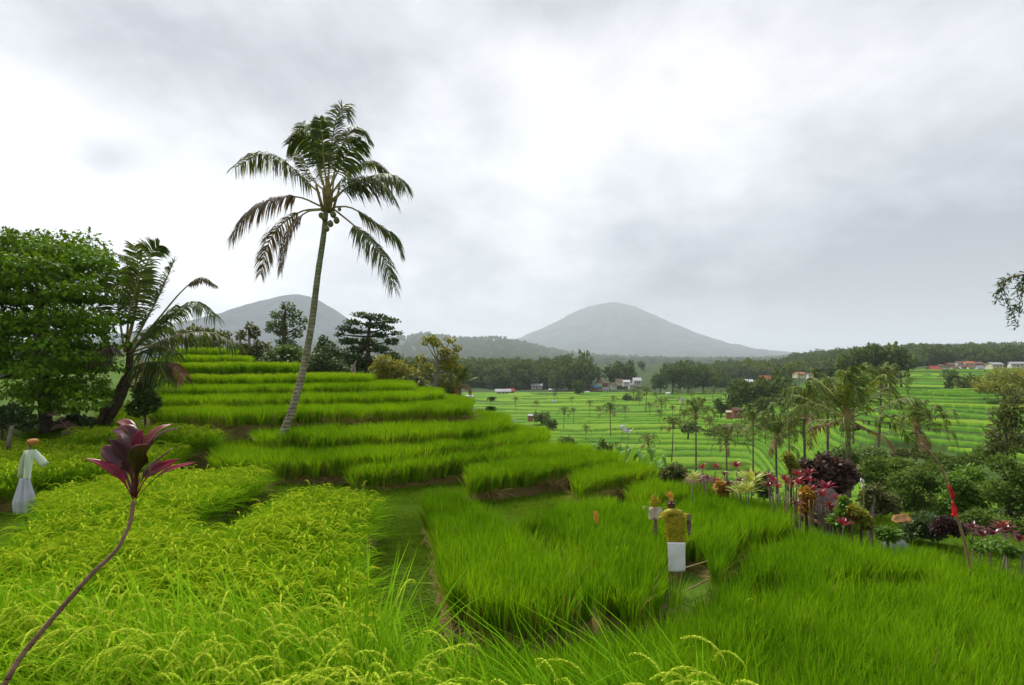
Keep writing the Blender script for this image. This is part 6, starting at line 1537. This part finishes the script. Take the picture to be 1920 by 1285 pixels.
HR = [
 (1750, 703, 21, 16, 300, 'roof_red', 'wall_brick', 'bright red roofed house at the left end of the hillside village'), (1771, 703, 13, 12, 302, 'roof_grey', 'wall_white', 'grey roofed white house right of the bright red roof'), (1788, 699, 16, 12, 310, 'roof_brown', 'wall_cream', 'brown roofed house third from the left in the hillside village'), (1805, 697, 16, 13, 320, 'roof_brown', 'wall_white', 'white walled house near the middle of the hillside village'), (1822, 698, 14, 12, 315, 'roof_brown', 'wall_cream', 'brown roofed cream house at the middle of the hillside village'), (1836, 700, 14, 14, 310, 'roof_grey', 'wall_white', 'tall grey roofed house right of the village middle'),
 (1780, 690, 16, 9, 345, 'roof_brown', 'wall_brick', 'brown roof in the upper row above the grey roofed white house'), (1798, 687, 16, 9, 350, 'roof_brown', 'wall_white', 'upper row white house under a brown roof'), (1815, 688, 18, 10, 348, 'roof_orange', 'wall_cream', 'upper row house with dull orange roof'), (1833, 688, 14, 9, 350, 'roof_brown', 'wall_brick', 'upper row brick house near the trees'), (1850, 692, 16, 10, 340, 'roof_orange', 'wall_brick', 'orange roofed brick house left of the cream building'), (1762, 692, 14, 8, 345, 'roof_brown', 'wall_brick', 'brown roof just above the bright red roof'),
 (1864, 690, 24, 10, 300, 'roof_grey', 'wall_cream', 'long cream building at the right of the hillside village'), (1905, 688, 22, 9, 310, 'roof_grey', 'wall_white', 'white building behind the olive tree crown'), (1848, 703, 12, 11, 305, 'roof_grey', 'wall_white', 'small white house just left below the cream building')]
for i, (px, pb, w_, h_, d, rf, wl, lab) in enumerate(HR):
    house(px, pb, w_, h_, d, rf, wl, lab, VR, seed=40 + i)
VW = 'roofs in the valley wood'
house(1434, 722, 20, 17, 215, 'roof_orange', 'wall_brick', 'house with orange red roof in the valley wood', VW, seed=70)
house(1404, 722, 14, 10, 212, 'roof_white', 'wall_white', 'white roofed house left of the orange red roof', VW, seed=71)
house(1498, 706, 20, 8, 300, 'roof_orange', 'wall_cream', 'low orange roof behind the twin slender palms', VW, seed=72)
house(1520, 708, 14, 8, 290, 'roof_brown', 'wall_white', 'low brown roof right behind the twin slender palms', VW, seed=73)
FH = 'field huts on the valley floor'
house(1380, 777, 22, 12, 128, 'thatch_brown', 'wall_brick', 'dark thatched field hut under the valley wood', FH, seed=74, name='field_hut')
house(1366, 778, 10, 8, 127, 'wall_cream', 'wall_brick', 'little straw coloured shelter beside the dark thatched field hut', FH, seed=75, name='field_hut')
house(1038, 756, 10, 5, 235, 'roof_grey', 'wall_white', 'small grey field shelter on the middle terraces', FH, seed=76, name='field_hut')
house(994, 784, 10, 7, 145, 'roof_white', 'wall_brick', 'field hut with pinkish white sheet roof beyond the terraces', FH, seed=77, name='field_hut')
house(1252, 741, 8, 5, 285, 'roof_white', 'wall_white', 'tiny white field hut right of the full crowned palm', FH, seed=78, name='field_hut')
house(1278, 754, 8, 7, 230, 'roof_grey', 'wall_cream', 'pale field hut among the little palms', FH, seed=79, name='field_hut')
house(1362, 803, 22, 6, 100, 'roof_brown', 'wall_brick', 'long low brown shed above the short dark palm', FH, seed=80, name='field_hut', dep=10)
house(880, 746, 14, 5, 230, 'roof_white', 'wall_white', 'low white shed beyond the end of the hill', FH, seed=81, name='field_hut')

# thatched garden hut: posts, platform, hipped roof
DH = 12.4
hz = gz(X(1548, DH), DH)
hut = empty('thatched_hut', (X(1548, DH), DH, hz), 'small open hut with dark thatched roof among the pink ti plants', 'hut', 'garden huts')
z1 = (HY - 950) / F * DH - hz; z2 = (HY - 916) / F * DH - hz
hw_, hd_ = .42, .5
mb = MB(); n = 10
v = [(-hw_, -hd_, z1), (hw_, -hd_, z1), (hw_, hd_, z1), (-hw_, hd_, z1), (-.16, 0, z2), (.16, 0, z2)]
v2 = [(x_ * .96, y_ * .96, z_ - .07) for x_, y_, z_ in v]
mb.add(v + v2, [(0, 1, 5, 4), (2, 3, 4, 5), (6, 10, 11, 7), (8, 11, 10, 9), (0, 6, 7, 1), (1, 7, 8, 2), (2, 8, 9, 3), (3, 9, 6, 0)], [(1, 2, 5), (3, 0, 4), (7, 11, 8), (9, 10, 6)])
g = np.random.default_rng(9); n = 500
t_ = g.uniform(0, 1, n); xx = (g.uniform(-1, 1, n)) * (hw_ * (1 - t_) + .16 * t_)
pc = np.stack((xx, -hd_ * (1 - t_) - .004, z1 + (z2 - z1) * t_ + .01), 1); dd = nrm(np.stack((g.normal(0, .12, n), np.full(n, -hd_), np.full(n, -(z2 - z1))), 1)); mb.leaves(pc, dd, np.repeat([(1, 0, 0)], n, 0), .10, .008)
mb.build('roof', M['thatch'], hut, smoothed=False)
for sx in (-1, 1):
    for sy in (-1, 1):
        MB().tube([(sx * .34, sy * .4, -.1), (sx * .34, sy * .4, z1)], .025, 7).build('post', M['brown_wood'], hut)
MB().box((-.36, -.42, z1 * .32), (.36, .42, z1 * .42)).build('platform', M['brown_wood'], hut, smoothed=False)
mb = MB(); cloth(mb, [(-.30, -.44, z1 * .9), (-.30, -.44, z1 * .5)], [(.30, -.44, z1 * .9), (.30, -.44, z1 * .5)], 8, 12, .02, 0); thick(mb.build('curtain', mat('rust_cloth', (.34, .08, .03), .8, .1, ((.22, .05, .02), 6, .2)), hut))
# rounded brown thatch roof at the left end of the garden
DM = 14.0
z0 = gz(X(1312, DM), DM)
h2 = empty('thatched_hut', (X(1312, DM), DM, z0), 'low hut with rounded brown thatch roof behind the last rice tongue', 'hut', 'garden huts')
zt = (HY - 888) / F * DM - z0; r_ = 36 / F * DM
mb = MB(); mb.lathe(np.array([(0, zt), (r_ * .35, zt - .03), (r_ * .7, zt - .12), (r_ * 1.0, zt - .27), (r_ * 1.05, zt - .36), (r_ * .95, zt - .36), (0, zt - .2)]), 24, sq=(1, .8)); mb.build('roof', M['thatch_brown'], h2)
for a in (0.6, 2.5, 3.8, 5.6): MB().tube([(r_ * .8 * math.cos(a), r_ * .62 * math.sin(a), -.3), (r_ * .8 * math.cos(a), r_ * .62 * math.sin(a), zt - .28)], .03, 7).build('post', M['brown_wood'], h2)
# small stone lantern, grey stone and orange cloth at the garden's right end
p0 = P(1718, 1022, 9.3); p0[2] = -3.75
sl = empty('stone_lantern', p0, 'little dark stone lantern at the field edge left of the clipped shrub', 'lantern')
k = 9.3 / F
MB().lathe(np.array([(8, 0), (8, 3), (4.5, 4), (4, 12), (5, 13), (5, 15), (0, 15)]) * k * 1.0, 10).build('base', M['roof_grey'], sl)
MB().lathe(np.array([(0, 15.1), (4.5, 15.1), (4.5, 21), (0, 21)]) * k, 6).build('lamp_box', M['dark_open'], sl)
MB().lathe(np.array([(0, 21.1), (7.5, 21.1), (6.5, 23), (2, 26), (1.5, 28), (0, 29)]) * k, 10).build('cap', M['thatch'], sl)
p0 = P(1678, 985, 10.4); p0[2] = gz(X(1678, 10.4), 10.4)
mb = MB(); mb.lathe(np.array([(0, .36), (.16, .35), (.21, .30), (.22, .1), (.22, -.1)]), 14, sq=(1.1, .8)); tag(mb.build('stone_slab', M['roof_grey'], loc=p0), 'rounded grey stone block under the orange cloth', 'stone')
mb = MB(); cloth(mb, [P(1675, 966, 10.3) - p0, P(1672, 975, 10.2) - p0, P(1678, 980, 10.15) - p0], [P(1700, 962, 10.4) - p0, P(1708, 974, 10.3) - p0, P(1706, 980, 10.25) - p0], 10, 10, .02, 2)
tag(thick(mb.build('cloth', leafmat('orange_cloth', (.34, .17, .05), (.48, .26, .08), .2, inst=False), loc=p0)), 'dull orange cloth draped over the grey stone block', 'cloth')
# pale concrete path at far left
mb = MB(); xs_ = np.linspace(-46, -24, 20); yc = 26 + .12 * (xs_ + 24)
def pathz(x_, y_): return base(np.array(x_), np.array(y_)) + .06
va = np.stack((xs_, yc - .9, pathz(xs_, yc - .9)), 1); vb_ = np.stack((xs_, yc + .9, pathz(xs_, yc + .9)), 1)
mb.ribbons(((va + vb_) / 2)[None], .9, np.array([[0, 1.0, 0]])); tag(mb.build('path', mat('worn_concrete', (.42, .38, .32), .9, .1, ((.30, .27, .22), 1.0, .2))), kind='structure')

# ------------------------------------------------------------------ haze: the damp air between here and the mountains
hz_ = MB().box((-16000, -60, -62), (16000, 17000, 912))
mh = bpy.data.materials.new('damp_air'); mh.use_nodes = True
t = NT(mh.node_tree)
pv = t.n('ShaderNodeVolumePrincipled', {'Color': (0.85, 0.92, 1.0, 1), 'Density': 0.00014, 'Anisotropy': 0.15})
t.n('ShaderNodeOutputMaterial', {'Volume': pv})
tag(hz_.build('haze', mh, smoothed=False), kind='stuff')
